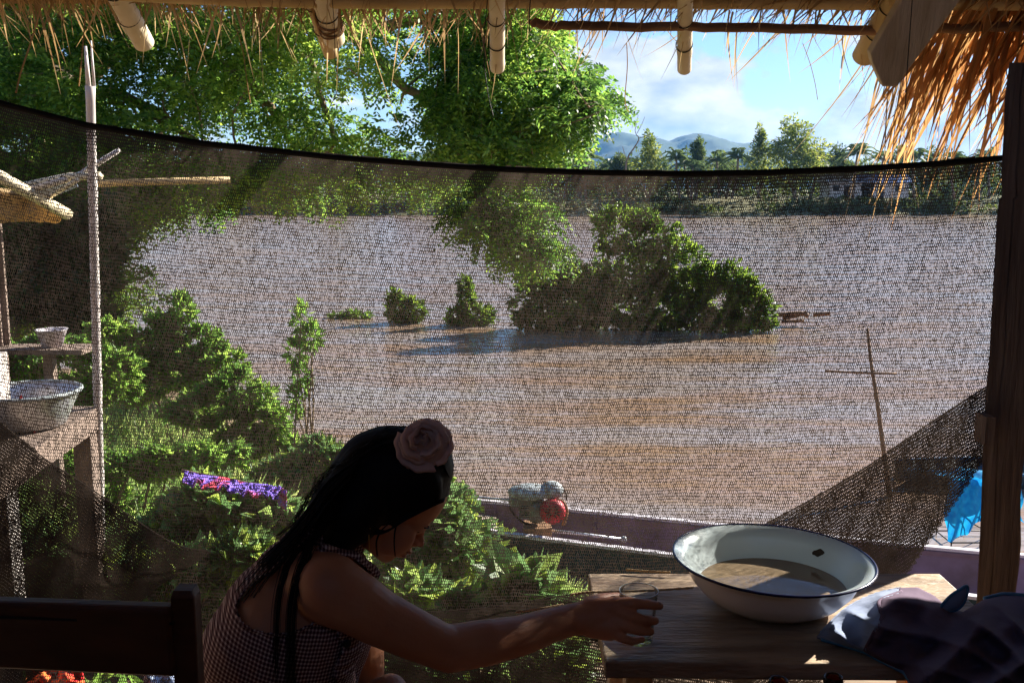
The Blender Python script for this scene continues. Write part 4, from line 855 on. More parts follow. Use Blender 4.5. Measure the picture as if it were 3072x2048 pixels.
# ================================================================ SHADE NET
TOPU = [-400, 0, 260, 600, 1000, 1300, 1536, 1800, 2048, 2300, 2560, 2800, 3040]; TOPV = [205, 302, 368, 422, 464, 487, 502, 511, 514, 510, 500, 485, 464]
def nettop(u): return np.interp(u, TOPU, TOPV)+0*u
def netD(u, v):
    b = (v-nettop(u))/1500.
    return np.interp(u, [-400, 300, 1500, 3050], [2.12, 2.2, 2.26, 2.2])+.10*np.sin(np.clip(b, 0, 1.4)*2.2)*np.sin(np.clip((u+300)/3300, 0, 1)*np.pi)+.012*nz(u*.004+v*.003, v*.006)+.006*nz(u*.012, v*.004, 3)-.18*np.clip(b-.75, 0, 1)
def net_cells(name, poly, mat_, parent, dD, w=5.7, h=9.2, hole=.80, seed=0, ang=0., tight=None, warp=1.):
    r = rs(seed); ca, sa = math.cos(ang), math.sin(ang)
    us = [p[0] for p in poly]; vs = [p[1] for p in poly]; cx, cyy = (min(us)+max(us))/2, (min(vs)+max(vs))/2; rad = math.hypot(max(us)-min(us), max(vs)-min(vs))/2+30
    nx = int(2*rad/w); ny = int(2*rad/h); I, J = np.meshgrid(np.arange(nx), np.arange(ny)); A = (I+.5*(J % 2))*w-rad; B = J*h-rad
    A = A.ravel(); B = B.ravel()
    def warpf(a, b):      # lattice -> pixel coordinates with sag and knit irregularity
        u = cx+a*ca-b*sa; v = cyy+a*sa+b*ca
        if ang == 0: v = v+(nettop(u)-502)*np.clip(1-(v-502)/1500, 0, 1)
        u = u+warp*(7*nz(u*.008, v*.011, 1)+3*nz(u*.03, v*.025, 2)); v = v+warp*(6*nz(u*.007, v*.009, 4)+1.1*nz(u*.035, v*.03, 5)); return u, v
    cu, cv = warpf(A, B); k = inpoly(cu, cv, poly); A = A[k]; B = B[k]; cu = cu[k]; cv = cv[k]; n = len(A)
    ox = np.array([0, .5, .5, 0, -.5, -.5])*w; oy = np.array([-.66, -.33, .33, .66, .33, -.33])*h
    hs = hole*r.uniform(.72, 1.2, n)
    if tight is not None: hs = hs*tight(cu, cv)
    sx = hs*r.uniform(.9, 1.06, n); jx = r.normal(size=(n, 1))*.035*w; jy = r.normal(size=(n, 1))*.06*h
    ua, va = warpf(A[:, None]+ox, B[:, None]+oy)
    ix = np.array([0, .43, .43, 0, -.43, -.43])*w; iy = np.array([-.64, -.35, .35, .64, .35, -.35])*h
    ub, vb = warpf(A[:, None]+ix*sx[:, None]+jx, B[:, None]+iy*hs[:, None]*.97+jy)
    U = np.concatenate([ua, ub], 1); Vv = np.concatenate([va, vb], 1); D = netD(U, Vv)+dD
    x = (U-1536)/F*D; y = (1024-Vv)/F*D
    P = np.stack([x, y*ST+D*CT, CZ+y*CT-D*ST], -1).reshape(-1, 3)
    b = (np.arange(n)*12)[:, None]; j = np.arange(6)[None]; kk = (j+1) % 6
    Q = np.stack([b+j, b+kk, b+6+kk, b+6+j], -1).reshape(-1, 4)
    return mesh(name, P, Q, mat_, parent)
def net():
    root = empty('shade_net', (0, 2.25, 1.3), 'large dark see-through knitted shade net hung across the opening', 'shade net')
    top = [(u, float(nettop(u))) for u in range(-300, 3031, 90)]
    main = top+[(3020, 588), (2996, 592), (2996, 1385), (2950, 1385), (2720, 1722), (2600, 1900), (2480, 2150), (2300, 2330), (-300, 2330)]
    tg = lambda u, v: np.interp(v-nettop(u), [0, 6, 26, 32, 62, 70], [.1, .3, .5, .58, .84, 1.])
    net_cells('net_panel', main, M['net'], root, 0., seed=1, tight=tg, hole=.82)
    # hem cord
    P = np.array([at(u, float(nettop(u))+2, float(netD(u, nettop(u)))) for u in np.linspace(-300, 3025, 120)])
    m = MB(); G = [[p+[0, -.004, .002], p+[0, -.006, -.004], p+[0, .0, -.009]] for p in P]; thick(m.grid(G).build('hem', M['hem'], root, True), .004)
    # folded second layers
    f1 = [(2990, 1140), (2800, 1262), (2600, 1400), (2420, 1505), (2290, 1575), (2180, 1640), (2000, 1760), (1700, 1900), (2400, 2100), (2600, 1900), (2720, 1722), (2950, 1385)]
    net_cells('net_fold', f1, M['net2'], root, .018, w=5.4, h=9., ang=-.55, seed=2, hole=.44)
    f2 = [(-300, 1060), (0, 1265), (130, 1372), (250, 1450), (380, 1540), (500, 1618), (570, 1645), (632, 1655), (565, 1700), (500, 1745), (430, 1798), (300, 1900), (-300, 2300)]
    net_cells('net_fold', f2, M['net2'], root, .02, w=5.4, h=9., ang=.6, seed=3, hole=.36)
    f3 = [(1150, 1845), (1270, 1836), (1420, 1826), (1600, 1800), (1760, 1775), (1990, 1760), (2200, 1800), (2300, 2200), (1500, 2350), (700, 2330), (900, 1950)]
    net_cells('net_fold', f3, M['net2'], root, .022, w=5.4, h=9.2, ang=.2, seed=4, hole=.48)
    for i, f in enumerate((f1[:6], f2[1:8], f3[:5])):
        q = crv([at(u, v, float(netD(np.array(u), np.array(v)))+.016) for u, v in f], 40); MB().tube(q, .0016, 5).build('fold_edge', M['net'], root)
net()
# straw cords over the table back
def cords():
    for pts, lb in ((((1712, 1783), (1760, 1776), (1850, 1774), (1960, 1770), (2080, 1762)), 'straw cord lying across the table behind the glass'), (((1548, 1835), (1600, 1828), (1650, 1820), (1690, 1812)), 'loose straw cord end sticking out above the forearm'), (((1880, 1708), (1930, 1712), (2010, 1716)), 'wisp of straw at the back edge of the table')):
        Y = 1.80 if pts[0][0] != 1880 else 1.88
        P = crv([atZ(u, v, .458+.0*u) if u > 1800 else atZ(u, v, .458) for u, v in pts], 40)
        m = MB(); t = np.linspace(0, 60, 40); o = np.stack([np.sin(t)*.0012, t*0, np.cos(t)*.0012], -1)
        m.tube(P+o, .0016, 5); m.tube(P-o, .0016, 5); tag(m.build('straw_cord', M['straw'], None, True), lb, 'cord')
cords()
# ================================================================ TABLE AND THINGS ON IT
ZT = .45
def table():
    root = empty('low_table', (.5, 1.69, 0), 'low worn wooden table with the enamel basin on it', 'table')
    o = MB(); X = np.linspace(.150, .845, 30); r = rs(4); jag = np.cumsum(r.normal(size=30)*.0006)
    top = [(x, 1.503-.012*(x-.15)/.7+j*.3) for x, j in zip(X, jag)]; back = [(x, 1.876+j*.25) for x, j in zip(X, jag[::-1])]
    G = [[(a[0], a[1], ZT), (b[0]+(.03 if i == 0 else 0)*0, b[1], ZT)] for i, (a, b) in enumerate(zip(top, back))]
    V = [(a[0], a[1], ZT) for a in top]+[(b[0], b[1], ZT) for b in back]+[(a[0], a[1]+.002, ZT-.03) for a in top]+[(b[0], b[1], ZT-.03) for b in back]; n = 30
    Q = [[i, i+1, n+i+1, n+i] for i in range(n-1)]+[[2*n+i, 3*n+i, 3*n+i+1, 2*n+i+1] for i in range(n-1)]+[[i, 2*n+i, 2*n+i+1, i+1] for i in range(n-1)]+[[n+i, n+i+1, 3*n+i+1, 3*n+i] for i in range(n-1)]+[[0, n, 3*n, 2*n], [n-1, 3*n-1, 4*n-1, 2*n-1]]
    bevel(MB().add(V, Q).build('tabletop', M['tabletop'], root), .003)
    for x in (.21, .78):
        for y in (1.56, 1.82): bevel(MB().box((x, y, .208), (.045, .045, .415)).build('leg', M['plank'], root), .003)
    MB().box((.495, 1.82, .385), (.53, .02, .06)).build('rail', M['plank'], root)
table()
def basin():
    c = np.array([.472, 1.73, ZT+.001]); root = empty('enamel_basin', c, 'large white enamel basin with dark blue rim and a chipped spot', 'basin')
    h = .086
    outer = [(0, 0), (.085, 0), (.1, .004), (.125, .02), (.145, .043), (.156, .066), (.160, .076), (.178, h)]
    inner = [(.178, h+.0015), (.159, .079), (.153, .067), (.1415, .045), (.122, .0235), (.098, .008), (.083, .004), (0, .004)]
    MB().lathe(outer, c, 96).build('outer_wall', M['enamelo'], root, True); MB().lathe(inner, c, 96).build('inner_wall', M['white'], root, True)
    a = np.linspace(0, 2*np.pi, 97); MB().tube(np.stack([c[0]+.1785*np.cos(a), c[1]+.1785*np.sin(a), a*0+c[2]+h], -1), .0026, 8, False).build('rim', M['blue_rim'], root, True)
    MB().lathe([(0, .0), (.1335, 0.)], c+[0, 0, .036], 64).build('water_line', M['murky']); o = bpy.data.objects['water_line']; o.name = 'basin_water'; tag(o, 'murky brownish water lying in the white basin', 'water')
    # chip on the far right inner wall
    az = R(40); G = []
    pr = np.array([(.1455, .052), (.1495, .060), (.1535, .068), (.1562, .0735)]);
    for i, t in enumerate(np.linspace(-1, 1, 13)):
        row = []
        for j, s in enumerate(np.linspace(-1, 1, 7)):
            e = math.sqrt(max(0, 1-t*t))*(1+.18*math.sin(5*t+1)); q = .5+.5*s*e; zz = .0545+.0125*q+.003*t; rr_ = np.interp(zz, [.0235, .045, .067, .079], [.122, .1415, .153, .159])-.0009
            th = az+t*.085*-1; row.append(c+[rr_*math.cos(th), rr_*math.sin(th), zz])
        G.append(row)
    MB().grid(G).build('enamel_chip', M['chip'], root)
    root.rotation_euler = (0, R(1.2), 0)
    root.location = tuple(c+[0, 0, .002])
basin()
def glass():
    c = np.array([(1914-1536)/F*1.67, 1.578, ZT+.0005]); root = empty('drinking_glass', c, 'clear drinking glass held by the girl on the table corner', 'glass')
    pr = [(0, 0), (.0225, 0), (.0245, .002), (.0262, .02), (.0315, .078), (.0325, .088), (.0318, .0885), (.0305, .078), (.0250, .02), (.0225, .007), (0, .006)]
    MB().lathe(pr, c, 64).build('glass_wall', M['glass'], root, True)
    a = np.linspace(0, 2*np.pi, 65); MB().tube(np.stack([c[0]+.0322*np.cos(a), c[1]+.0322*np.sin(a), a*0+c[2]+.0885], -1), .0009, 6, False).build('glass_rim', M['glassrim'], root, True)
    return c
GC = glass()
def spill():
    m = MB(); c = atZ(1968, 1925, ZT); a = np.linspace(0, 2*np.pi, 25)[:-1]; rr_ = .009*(1+.4*np.sin(3*a+1)+.2*np.sin(7*a))
    V = [c+[0, 0, .0012]]+[c+[1.8*r_*math.cos(t), 1.2*r_*math.sin(t), .0003] for t, r_ in zip(a, rr_)]
    tag(m.add(V, None, [[0, i+1, (i+1) % 24+1] for i in range(24)]).build('water_spill', M['glass'], None, True), 'small wet spill on the table beside the glass', 'spill')
spill()
def jacket():
    root = empty('crumpled_garment', (.85, 1.6, ZT), 'crumpled dark garment with pale blue lining and blue piping on the table', 'garment')
    out = [(2452, 1908), (2490, 1868), (2530, 1830), (2580, 1800), (2640, 1776), (2700, 1764), (2752, 1762), (2800, 1786), (2850, 1828), (2890, 1836), (2950, 1800), (3010, 1785), (3090, 1790), (3300, 1830), (3300, 2200), (2790, 2200), (2740, 2060), (2712, 2012), (2650, 1982), (2590, 1950), (2520, 1928)]
    # silhouette outline mapped on the table plane, surface raised inside it
    N_ = 150; us = np.linspace(2452, 3300, N_); topv = np.interp(us, [p[0] for p in out[:14]], [p[1] for p in out[:14]]); botv = np.interp(us, [2452, 2520, 2590, 2650, 2712, 2740, 2790, 3300], [1912, 1930, 1951, 1984, 2014, 2060, 2170, 2170])
    G = np.zeros((90, N_, 3))
    for j in range(90):
        t = j/89.
        v = topv+(botv-topv)*t
        edge = np.minimum(1, 3.2*np.minimum(t*1.2+.0, 1-t)+.0)*np.minimum(1, (us-2452)/90.)
        q1 = (us-2452)*.0085+(v-1800)*.0095+.9*np.sin(v*.009+us*.002); s1 = (1-np.abs(np.sin(q1*1.5)))**1.1*.9+.25*nz(us*.012, v*.012, 6)
        q2 = (us-2600)*.013-(v-1900)*.020+1.2*np.sin(us*.008); s2 = (1-np.abs(np.sin(q2*1.7)))**1.3
        s3 = nz(us*.022, v*.03, 2)
        hgt = edge**.6*(.014+.05*s1*np.clip((us-2520)/150, 0, 1)+.016*s2+.004*s3)
        back = np.clip(1-t/.12, 0, 1)
        for i in range(N_):
            z = ZT+.004+hgt[i]+.03*(1-back[i] if np.ndim(back) else 1-back)*math.exp(-((us[i]-2740)/110)**2)*math.exp(-(t/.3)**2)
            G[j, i] = atZ(us[i], v[i], z)
    lin = (us < 2700)
    k = int(np.argmax(us > 2700))
    # lining region follows a slanted seam
    I = np.arange(90*N_).reshape(90, N_); Q = np.stack([I[:-1, :-1], I[:-1, 1:], I[1:, 1:], I[1:, :-1]], -1)
    C = (G[:-1, :-1]+G[1:, 1:])/2; cu, cv, _ = proj(C); L = inpoly(cu, cv, [(2400, 1700), (2650, 1740), (2705, 1776), (2640, 1800), (2640, 1830), (2648, 1850), (2625, 1895), (2596, 1952), (2560, 2000), (2400, 1960)])
    o = mesh('outer_cloth', G.reshape(-1, 3), Q[~L].reshape(-1, 4), M['jacket'], root, True); thick(o, .0025)
    o = mesh('lining', G.reshape(-1, 3), Q[L].reshape(-1, 4), M['lining'], root, True); thick(o, .0025)
    P = G[89, 2:]+[0, -.002, .0]; MB().tube(P[:100], .0035, 8).build('piping', M['piping'], root, True)
    P = G[0, 88:]+[0, .0, .003]; MB().tube(P, .004, 8).build('piping', M['piping'], root, True)
    P = crv([G[0, 2], G[0, 15], G[0, 30], G[0, 44]], 60)+np.stack([np.zeros(60), nz(np.arange(60)*.9, 0, 1)*.0012, nz(np.arange(60)*.8, 2, 3)*.0012+.001], -1); MB().tube(P, .0022, 6).build('hem_seam', M['lining'], root, True)
    sg = Gp = []
    for u, v in ((2705, 1776), (2640, 1800), (2640, 1830), (2648, 1850), (2625, 1895), (2596, 1950)):
        gu, gv, _ = proj(G); i = np.unravel_index(np.argmin(np.hypot(gu-u, gv-v)), gu.shape); Gp.append(G[i]+[0, -.002, .0015])
    MB().tube(crv(Gp, 50), .0035, 8).build('seam', M['jacket'], root, True)
    # upright flap
    prm = [(2828, 1845), (2822, 1822), (2850, 1788), (2880, 1768), (2902, 1757), (2898, 1790), (2885, 1815), (2868, 1828), (2850, 1832)]
    a = [atY(u, v, 1.66) for u, v in prm]; n = len(a); c0 = np.mean(a, 0)+[0, -.012, 0]
    m = MB(); m.add(a+[c0], None, [[n, i, (i+1) % n] for i in range(n)]); thick(subd(m.build('folded_flap', M['lining'], root, True), 2), .002)
    MB().tube(crv(a+[a[0]], 40), .0028, 6, False).build('piping', M['piping'], root, True)
jacket()
def crate():
    root = empty('bottle_crate', (.55, 1.42, 0), 'orange plastic bottle crate under the table front', 'crate')
    c = np.array([.60, 1.56]); w, d, h = .42, .2, .30; z0 = .012
    m = MB(); m.box((c[0], c[1]-d/2, h/2+z0+.05), (w, .008, h-.1)).box((c[0], c[1]+d/2, h/2+z0+.05), (w, .008, h-.1)).box((c[0]-w/2, c[1], h/2+z0+.05), (.008, d, h-.1)).box((c[0]+w/2, c[1], h/2+z0+.05), (.008, d, h-.1)); m.box((c[0], c[1], z0+.05), (w, d, .01)); m.build('crate_wall', M['crate'], root)
    m = MB()
    for x in (-.2, 0, .2): m.box((c[0]+x*w, c[1], z0+.15), (.006, d, .2))
    m.build('divider', M['crate'], root)
    MB().box((c[0], c[1]-d/2-.004, h+z0+.0), (w+.02, .02, .02)).box((c[0], c[1]+d/2+.004, h+z0), (w+.02, .02, .02)).build('rim', M['crate'], root)
    # bench crate nearer, whose top shows along the bottom of the view
crate()
def orange_box():
    # open orange crate standing in front of the table on the floor; only its upper edge shows
    x0, x1, y0, y1, z0, z1 = .36, .80, 1.22, 1.44, .005, .315
    root = empty('plastic_crate', ((x0+x1)/2, (y0+y1)/2, 0), 'orange plastic crate holding bottles in front of the table', 'crate')
    m = MB(); 
    for (a, b, c_, d_) in ((x0, x1, y0, y0+.008), (x0, x1, y1-.008, y1), (x0, x0+.008, y0+.008, y1-.008), (x1-.008, x1, y0+.008, y1-.008)): m.box(((a+b)/2, (c_+d_)/2, (z0+z1)/2), (b-a, d_-c_, z1-z0))
    m.build('crate_wall', M['crate'], root); MB().box(((x0+x1)/2, (y0+y1)/2, .01), (x1-x0-.017, y1-y0-.017, .01)).build('base', M['crate'], root)
    m = MB()
    for i in range(1, 4): m.box((x0+(x1-x0)*i/4, (y0+y1)/2, .13), (.005, y1-y0-.018, .22))
    m.build('divider', M['crate'], root)
    for k, (u, v, lb) in enumerate(((2336, 2040, 'brown glass bottle neck, left of the two under the table edge'), (2500, 2030, 'brown glass bottle neck, right of the two under the table edge'))):
        t = atY(u, v, 1.40); root = empty('glass_bottle', (t[0], 1.40, .02), lb, 'bottle', 'bottles in the orange crate')
        zt = t[2]; pr = [(0, .0), (.03, 0), (.032, .01), (.032, zt*.55), (.014, zt*.78), (.0125, zt-.04), (.0145, zt-.035), (.0145, zt-.02), (.013, zt-.018), (.0105, zt-.02), (.0105, zt-.04), (.012, zt*.78), (.029, zt*.54), (.029, .012), (0, .006)]
        MB().lathe(pr, (t[0], 1.40, .02), 32).build('bottle_body', M['bottle'], root, True)
orange_box()
bpy.data.objects.remove(bpy.data.objects['bottle_crate']) if False else None
# ================================================================ CHAIR AT LEFT
def chair():
    D = 1.12; root = empty('wooden_chair', (-.55, 1.05, 0), 'dark varnished wooden chair back with broad top rail at lower left', 'chair')
    a, b = at(-260, 1786, D+.05), at(530, 1812, D); lo = at(530, 2022, D)
    h = a[2]-at(-260, 1998, D+.05)[2]; a2 = a-[0, 0, h/2]; b2 = (b+lo)/2
    bevel(MB().beam(a2, b2, .022, h).build('back_rail', M['chair'], root), .006, 3)
    MB().beam(a-[0, .013, .016], b-[0, .013, .016], .004, .003).build('rail_groove', M['button'], root)
    t = at(557, 1760, D); w = 70/F*D; base = np.array([t[0]-.004, t[1]-.02, 0])
    tt = [t[0], t[1]+.004, t[2]]
    m = MB(); X = t[0]; y0 = t[1]
    G = []
    for z, k in ((0.0, 1), (.2, 1), (.4, 1), (t[2]-.02, 1.), (t[2]-.008, .98), (t[2], .78)):
        s = w/2*k; cx = X-.004+.004*(z/t[2]); cyy = y0+.05*(z/t[2]-1)*0
        G.append([(cx-s, cyy-s, z), (cx+s, cyy-s, z), (cx+s, cyy+s, z), (cx-s, cyy+s, z), (cx-s, cyy-s, z)])
    m.grid(G); q = [g for g in G[-1][:4]]; m.add(q, [[0, 1, 2, 3]]); bevel(m.build('back_post', M['chair'], root), .003)
    xl = at(-330, 1786, D+.05); bevel(MB().box((xl[0], xl[1], xl[2]/2+.02), (w, w, xl[2]+.04)).build('back_post', M['chair'], root), .003)
    cx = (xl[0]+X)/2; bevel(MB().box((cx, y0-.2, .40), (X-xl[0]+.02, .42, .025)).build('seat', M['chair'], root), .006)
    for x in (xl[0], X-.003): bevel(MB().box((x, y0-.38, .193), (.035, .035, .386)).build('leg', M['chair'], root), .003)
    MB().beam([xl[0], xl[1], .2], [X, y0, .2], .018, .03).build('stretcher', M['chair'], root)
chair()
# ================================================================ THE GIRL
def remeshed(mb, name, mat_, parent, vox, it, fac=.5):
    o = mb.build(name+'_src', mat_, None, True)
    m = o.modifiers.new('r', 'REMESH'); m.mode = 'VOXEL'; m.voxel_size = vox; m.use_smooth_shade = True
    s = o.modifiers.new('s', 'SMOOTH'); s.iterations = it; s.factor = fac
    dg = bpy.context.evaluated_depsgraph_get(); dg.update(); me = bpy.data.meshes.new_from_object(o.evaluated_get(dg))
    bpy.data.objects.remove(o)
    V = np.zeros(len(me.vertices)*3, np.float32); me.vertices.foreach_get('co', V); V = V.reshape(-1, 3)
    Fc = np.array([list(p.vertices) for p in me.polygons if len(p.vertices) == 4]); Tc = [list(p.vertices) for p in me.polygons if len(p.vertices) == 3]
    bpy.data.meshes.remove(me); return V, Fc, Tc
def girl():
    root = empty('person', (-.42, 1.48, 0), 'girl in gingham dress bending forward and reaching for a glass, rose in black hair', 'person')
    A = lambda *a: [at(*p) for p in a]
    # ---- torso chain (shared by body and dress)
    def torso(mb, g=0.):
        C = A((815, 2330, 1.52), (812, 2180, 1.52), (815, 2060, 1.52), (838, 1950, 1.52), (880, 1850, 1.53), (925, 1765, 1.54))
        Rr = [(.135, .15, .12), (.112, .13, .11), (.108, .13, .10), (.112, .135, .1), (.105, .135, .09), (.082, .12, .07)]
        for i in range(len(C)-1):
            for t in np.linspace(0, 1, 6):
                c = C[i]*(1-t)+C[i+1]*t; q = np.array(Rr[i])*(1-t)+np.array(Rr[i+1])*t; mb.ball(c, q+g, 28)
        # chest front and upper back
        mb.ball(at(985, 1850, 1.56), np.array((.07, .11, .09))+g, 24); mb.ball(at(960, 1740, 1.55), np.array((.07, .12, .05))+g, 24)
        mb.ball(at(880, 1740, 1.54), np.array((.06, .11, .055))+g, 24)
    b = MB(); torso(b)
    # neck
    b.cap2(A((945, 1690, 1.55), (1010, 1610, 1.575), (1075, 1540, 1.59)), [.055, .045, .046], 20)
    # shoulders + right arm (near)
    b.cap2(A((930, 1748, 1.50), (992, 1768, 1.435)), [.056, .051], 20)
    b.cap2(A((992, 1768, 1.435), (1060, 1804, 1.44), (1130, 1848, 1.455), (1230, 1896, 1.47), (1310, 1932, 1.49), (1352, 1946, 1.50)), [.0510, .0455, .0410, .0375, .0345, .0345], 22)
    b.cap2(A((1352, 1943, 1.50), (1400, 1936, 1.515), (1460, 1926, 1.53), (1560, 1906, 1.57), (1650, 1875, 1.605), (1705, 1860, 1.625), (1745, 1853, 1.63)), [.0345, .0355, .0350, .0315, .0275, .0262, .0265], 22)
    # left arm (far)
    b.cap2(A((1000, 1780, 1.66), (1060, 1850, 1.66), (1092, 1950, 1.63), (1100, 2060, 1.61), (1108, 2100, 1.60)), [.05, .040, .033, .029, .029], 18)
    b.cap2(A((1118, 2100, 1.61), (1170, 2075, 1.52), (1230, 2160, 1.46)), [.03, .028, .022], 16)
    hb = at(1260, 2190, 1.45); b.ball(hb, (.04, .03, .015), 14)
    for k in range(4): b.cap2([hb+[.02, (k-1.5)*.016, 0], hb+[.06, (k-1.5)*.018, -.004], hb+[.085, (k-1.5)*.018, -.016]], [.009, .008, .007], 10)
    b.cap2([hb+[0, -.03, 0], hb+[.03, -.05, -.004], hb+[.05, -.052, -.008]], [.010, .009, .008], 10)
    # legs: seated, knees to the right
    hip = at(815, 2330, 1.52)
    for s, kx in ((-1, .0), (1, .03)):
        h0 = hip+[.02, s*.085, -.0]; kn = np.array([h0[0]+.36+kx, h0[1]+s*.03, .315]); an = np.array([kn[0]-.02, kn[1], .08])
        b.cap2([h0, (h0+kn)/2+[0, 0, .01], kn], [.085, .07, .052], 18); b.cap2([kn, kn*.6+an*.4, an], [.05, .05, .032], 16)
        b.cap2([an+[0, 0, -.035], an+[.07, 0, -.05], an+[.15, 0, -.06]], [.033, .03, .02], 14)
    # ---- head. local frame: f forward (down right), h head-up, l lateral (towards far side)
    hc = at(1196, 1440, 1.60); rt = np.array([1., 0, 0]); up_ = np.array([0, ST, CT]); fw = np.array([0, CT, -ST])
    f_ = unit(.80*rt-.60*up_+.16*fw); h_ = unit(.60*rt+.80*up_); l_ = np.cross(h_, f_); l_ = l_ if l_[1] > 0 else -l_
    h_ = unit(np.cross(f_, l_)); h_ = h_ if h_[2] > 0 else -h_
    AX = np.array([f_, l_, h_]); H = lambda f, l, h: hc+f_*f+l_*l+h_*h; E = lambda mb, f, l, h, r_, n=18: mb.ball(H(f, l, h), r_, n, AX)
    def px(u, v, l=0):        # head-local coordinates of a pixel, in the mid plane
        p = at(u, v, 1.60); 
        d = at(u, v, 1.)-np.array([0, 0, CZ]); o = np.array([0, 0, CZ]); t = np.dot(hc+l_*l-o, l_)/np.dot(d, l_); q = o+d*t-hc
        return np.dot(q, f_), np.dot(q, h_)
    E(b, 0, 0, -.004, (.086, .070, .078), 30)
    fo = px(1338, 1520); E(b, fo[0]-.045, 0, fo[1]-.006, (.042, .05, .040), 24)
    br_ = px(1283, 1580); E(b, br_[0]-.034, 0, br_[1]-.000, (.034, .050, .026), 22)
    ns = px(1267, 1641); nb_ = px(1278, 1602)
    b.cap2([H(nb_[0]-.013, 0, nb_[1]+.006), H(nb_[0]-.0075, 0, nb_[1]-.008), H(ns[0]-.0075, 0, ns[1]+.004)], [.0075, .0075, .0078], 14)
    for s in (-1, 1): E(b, ns[0]-.016, s*.010, ns[1]+.001, (.008, .006, .0065), 12)
    lp = px(1236, 1655); l2 = px(1218, 1668); ch = px(1172, 1688)
    E(b, lp[0]-.012, 0, lp[1]+.001, (.011, .021, .0065), 16); E(b, l2[0]-.012, 0, l2[1], (.011, .018, .0068), 16)
    E(b, (ns[0]+l2[0])/2-.036, 0, (ns[1]+l2[1])/2+.004, (.026, .034, .030), 22)   # muzzle/maxilla
    E(b, ch[0]-.018, 0, ch[1]+.012, (.018, .022, .017), 18)
    b.cap2([H(ch[0]-.018, -.008, ch[1]+.012), H(ch[0]-.055, -.045, ch[1]+.024), H(-.004, -.060, ch[1]+.060)], [.0165, .0165, .016], 14)
    b.cap2([H(ch[0]-.018, .008, ch[1]+.012), H(ch[0]-.055, .045, ch[1]+.024), H(-.004, .060, ch[1]+.060)], [.0165, .0165, .016], 14)
    E(b, ch[0]-.05, 0, ch[1]+.03, (.042, .042, .028), 20)
    for s in (-1, 1):
        E(b, .040, s*.038, (br_[1]+ns[1])/2-.016, (.034, .022, .036), 20)    # cheek
        E(b, .0, s*.044, -.055, (.045, .020, .048), 18)
        E(b, -.008, s*.066, -.056, (.012, .007, .022), 16); E(b, -.012, s*.069, -.05, (.009, .006, .016), 12)  # ear
    # ---- right hand holding the glass
    g = GC; nf = .0
    b.cap2(A((1745, 1853, 1.63), (1790, 1848, 1.63), (1835, 1848, 1.628)), [.0265, .0255, .022], 18)
    b.cap2(A((1765, 1822, 1.632), (1845, 1818, 1.622)), [.016, .0155], 16); b.cap2(A((1765, 1870, 1.625), (1840, 1880, 1.615)), [.018, .0155], 16); b.cap2(A((1770, 1888, 1.625), (1830, 1900, 1.618)), [.0135, .012], 14)
    Gd = 1.668
    b.cap2(A((1845, 1812, 1.622), (1893, 1808, 1.617), (1942, 1811, 1.622), (1979, 1816, 1.636)), [.0118, .0098, .0088, .0072], 14)
    b.cap2(A((1850, 1832, 1.617), (1892, 1848, 1.610), (1932, 1858, 1.614), (1965, 1861, 1.634)), [.0112, .0090, .0084, .0074], 14)
    b.cap2(A((1842, 1864, 1.613), (1888, 1883, 1.606), (1924, 1893, 1.612), (1953, 1893, 1.632)), [.0108, .0084, .0076, .0068], 14)
    b.cap2(A((1830, 1890, 1.614), (1862, 1912, 1.606), (1895, 1922, 1.611), (1926, 1917, 1.630)), [.0098, .0078, .0070, .0060], 14)
    b.cap2(A((1775, 1812, 1.64), (1815, 1797, 1.668), (1852, 1792, 1.69), (1885, 1800, 1.712)), [.0150, .0112, .0095, .0082], 14)   # thumb behind the glass
    V, Q, T = remeshed(b, 'body', M['skin'], None, .0025, 6, .5)
    body = mesh('body', V, Q, M['skin'], root, True, T)
    # nails
    m = MB(); m.ball(at(1976, 1811, 1.6295), (.0052, .0022, .0045), 10); m.ball(at(1962, 1861, 1.6275), (.005, .0022, .0045), 10); m.ball(at(1950, 1889, 1.626), (.0045, .0022, .004), 10); m.build('fingernails', M['nail'], root, True)
    # eye, brow, lips
    ey = px(1250, 1592, -.034)
    for s in (-1, 1):
        e = (ey[0]-(.0075 if s < 0 else .016), s*.0285, ey[1]); m = MB().ball(H(*e), .0105, 18, AX); o = m.build('eye', M['eye'], root, True)
        MB().ball(H(e[0]+.0052, e[1], e[2]-.002), .0064, 14, AX).build('iris', M['iris'], o, True)
        a = np.linspace(-.9, .9, 9); P = [H(e[0]+.0105*math.cos(t*.9), e[1]+.0135*math.sin(t), e[2]+.0035*math.cos(t)) for t in a]; MB().tube(P, .0017, 6).build('eyelid', M['skin'], root, True)
        if s > 0: continue
        P = [H(e[0]+.013*math.cos(t*.9), e[1]+.0145*math.sin(t), e[2]+.001*math.cos(t)) for t in a]; MB().tube(P, .0008, 5).build('lashes', M['hair'], root, True)
        P = [H(br_[0]-.004-.010*abs(t)**2, s*(.012+.016*(t+1)), br_[1]+.004+.002*math.cos(t*1.5)) for t in a]; MB().tube(P, [.0014]*4+[.0018]*2+[.0012]*3, 6).build('eyebrow', M['hair'], root, True)
    m = MB(); m.ball(H(lp[0]-.0105, 0, lp[1]), (.0105, .0195, .0052), 16, AX); m.ball(H(l2[0]-.0105, 0, l2[1]+.001), (.0105, .0165, .0055), 16, AX); m.build('lips', M['lips'], root, True)
    # ---- dress
    d = MB(); torso(d, .006); d.cap2(A((925, 1680, 1.55), (985, 1625, 1.57), (1015, 1600, 1.575)), [.056, .052, .049], 22)
    d.cap2(A((975, 1665, 1.47), (1060, 1680, 1.49), (1115, 1720, 1.53)), [.018, .014, .014], 14)
    d.cap2(A((1030, 1850, 1.57), (1035, 1940, 1.57), (985, 2040, 1.55)), [.044, .038, .044], 16)
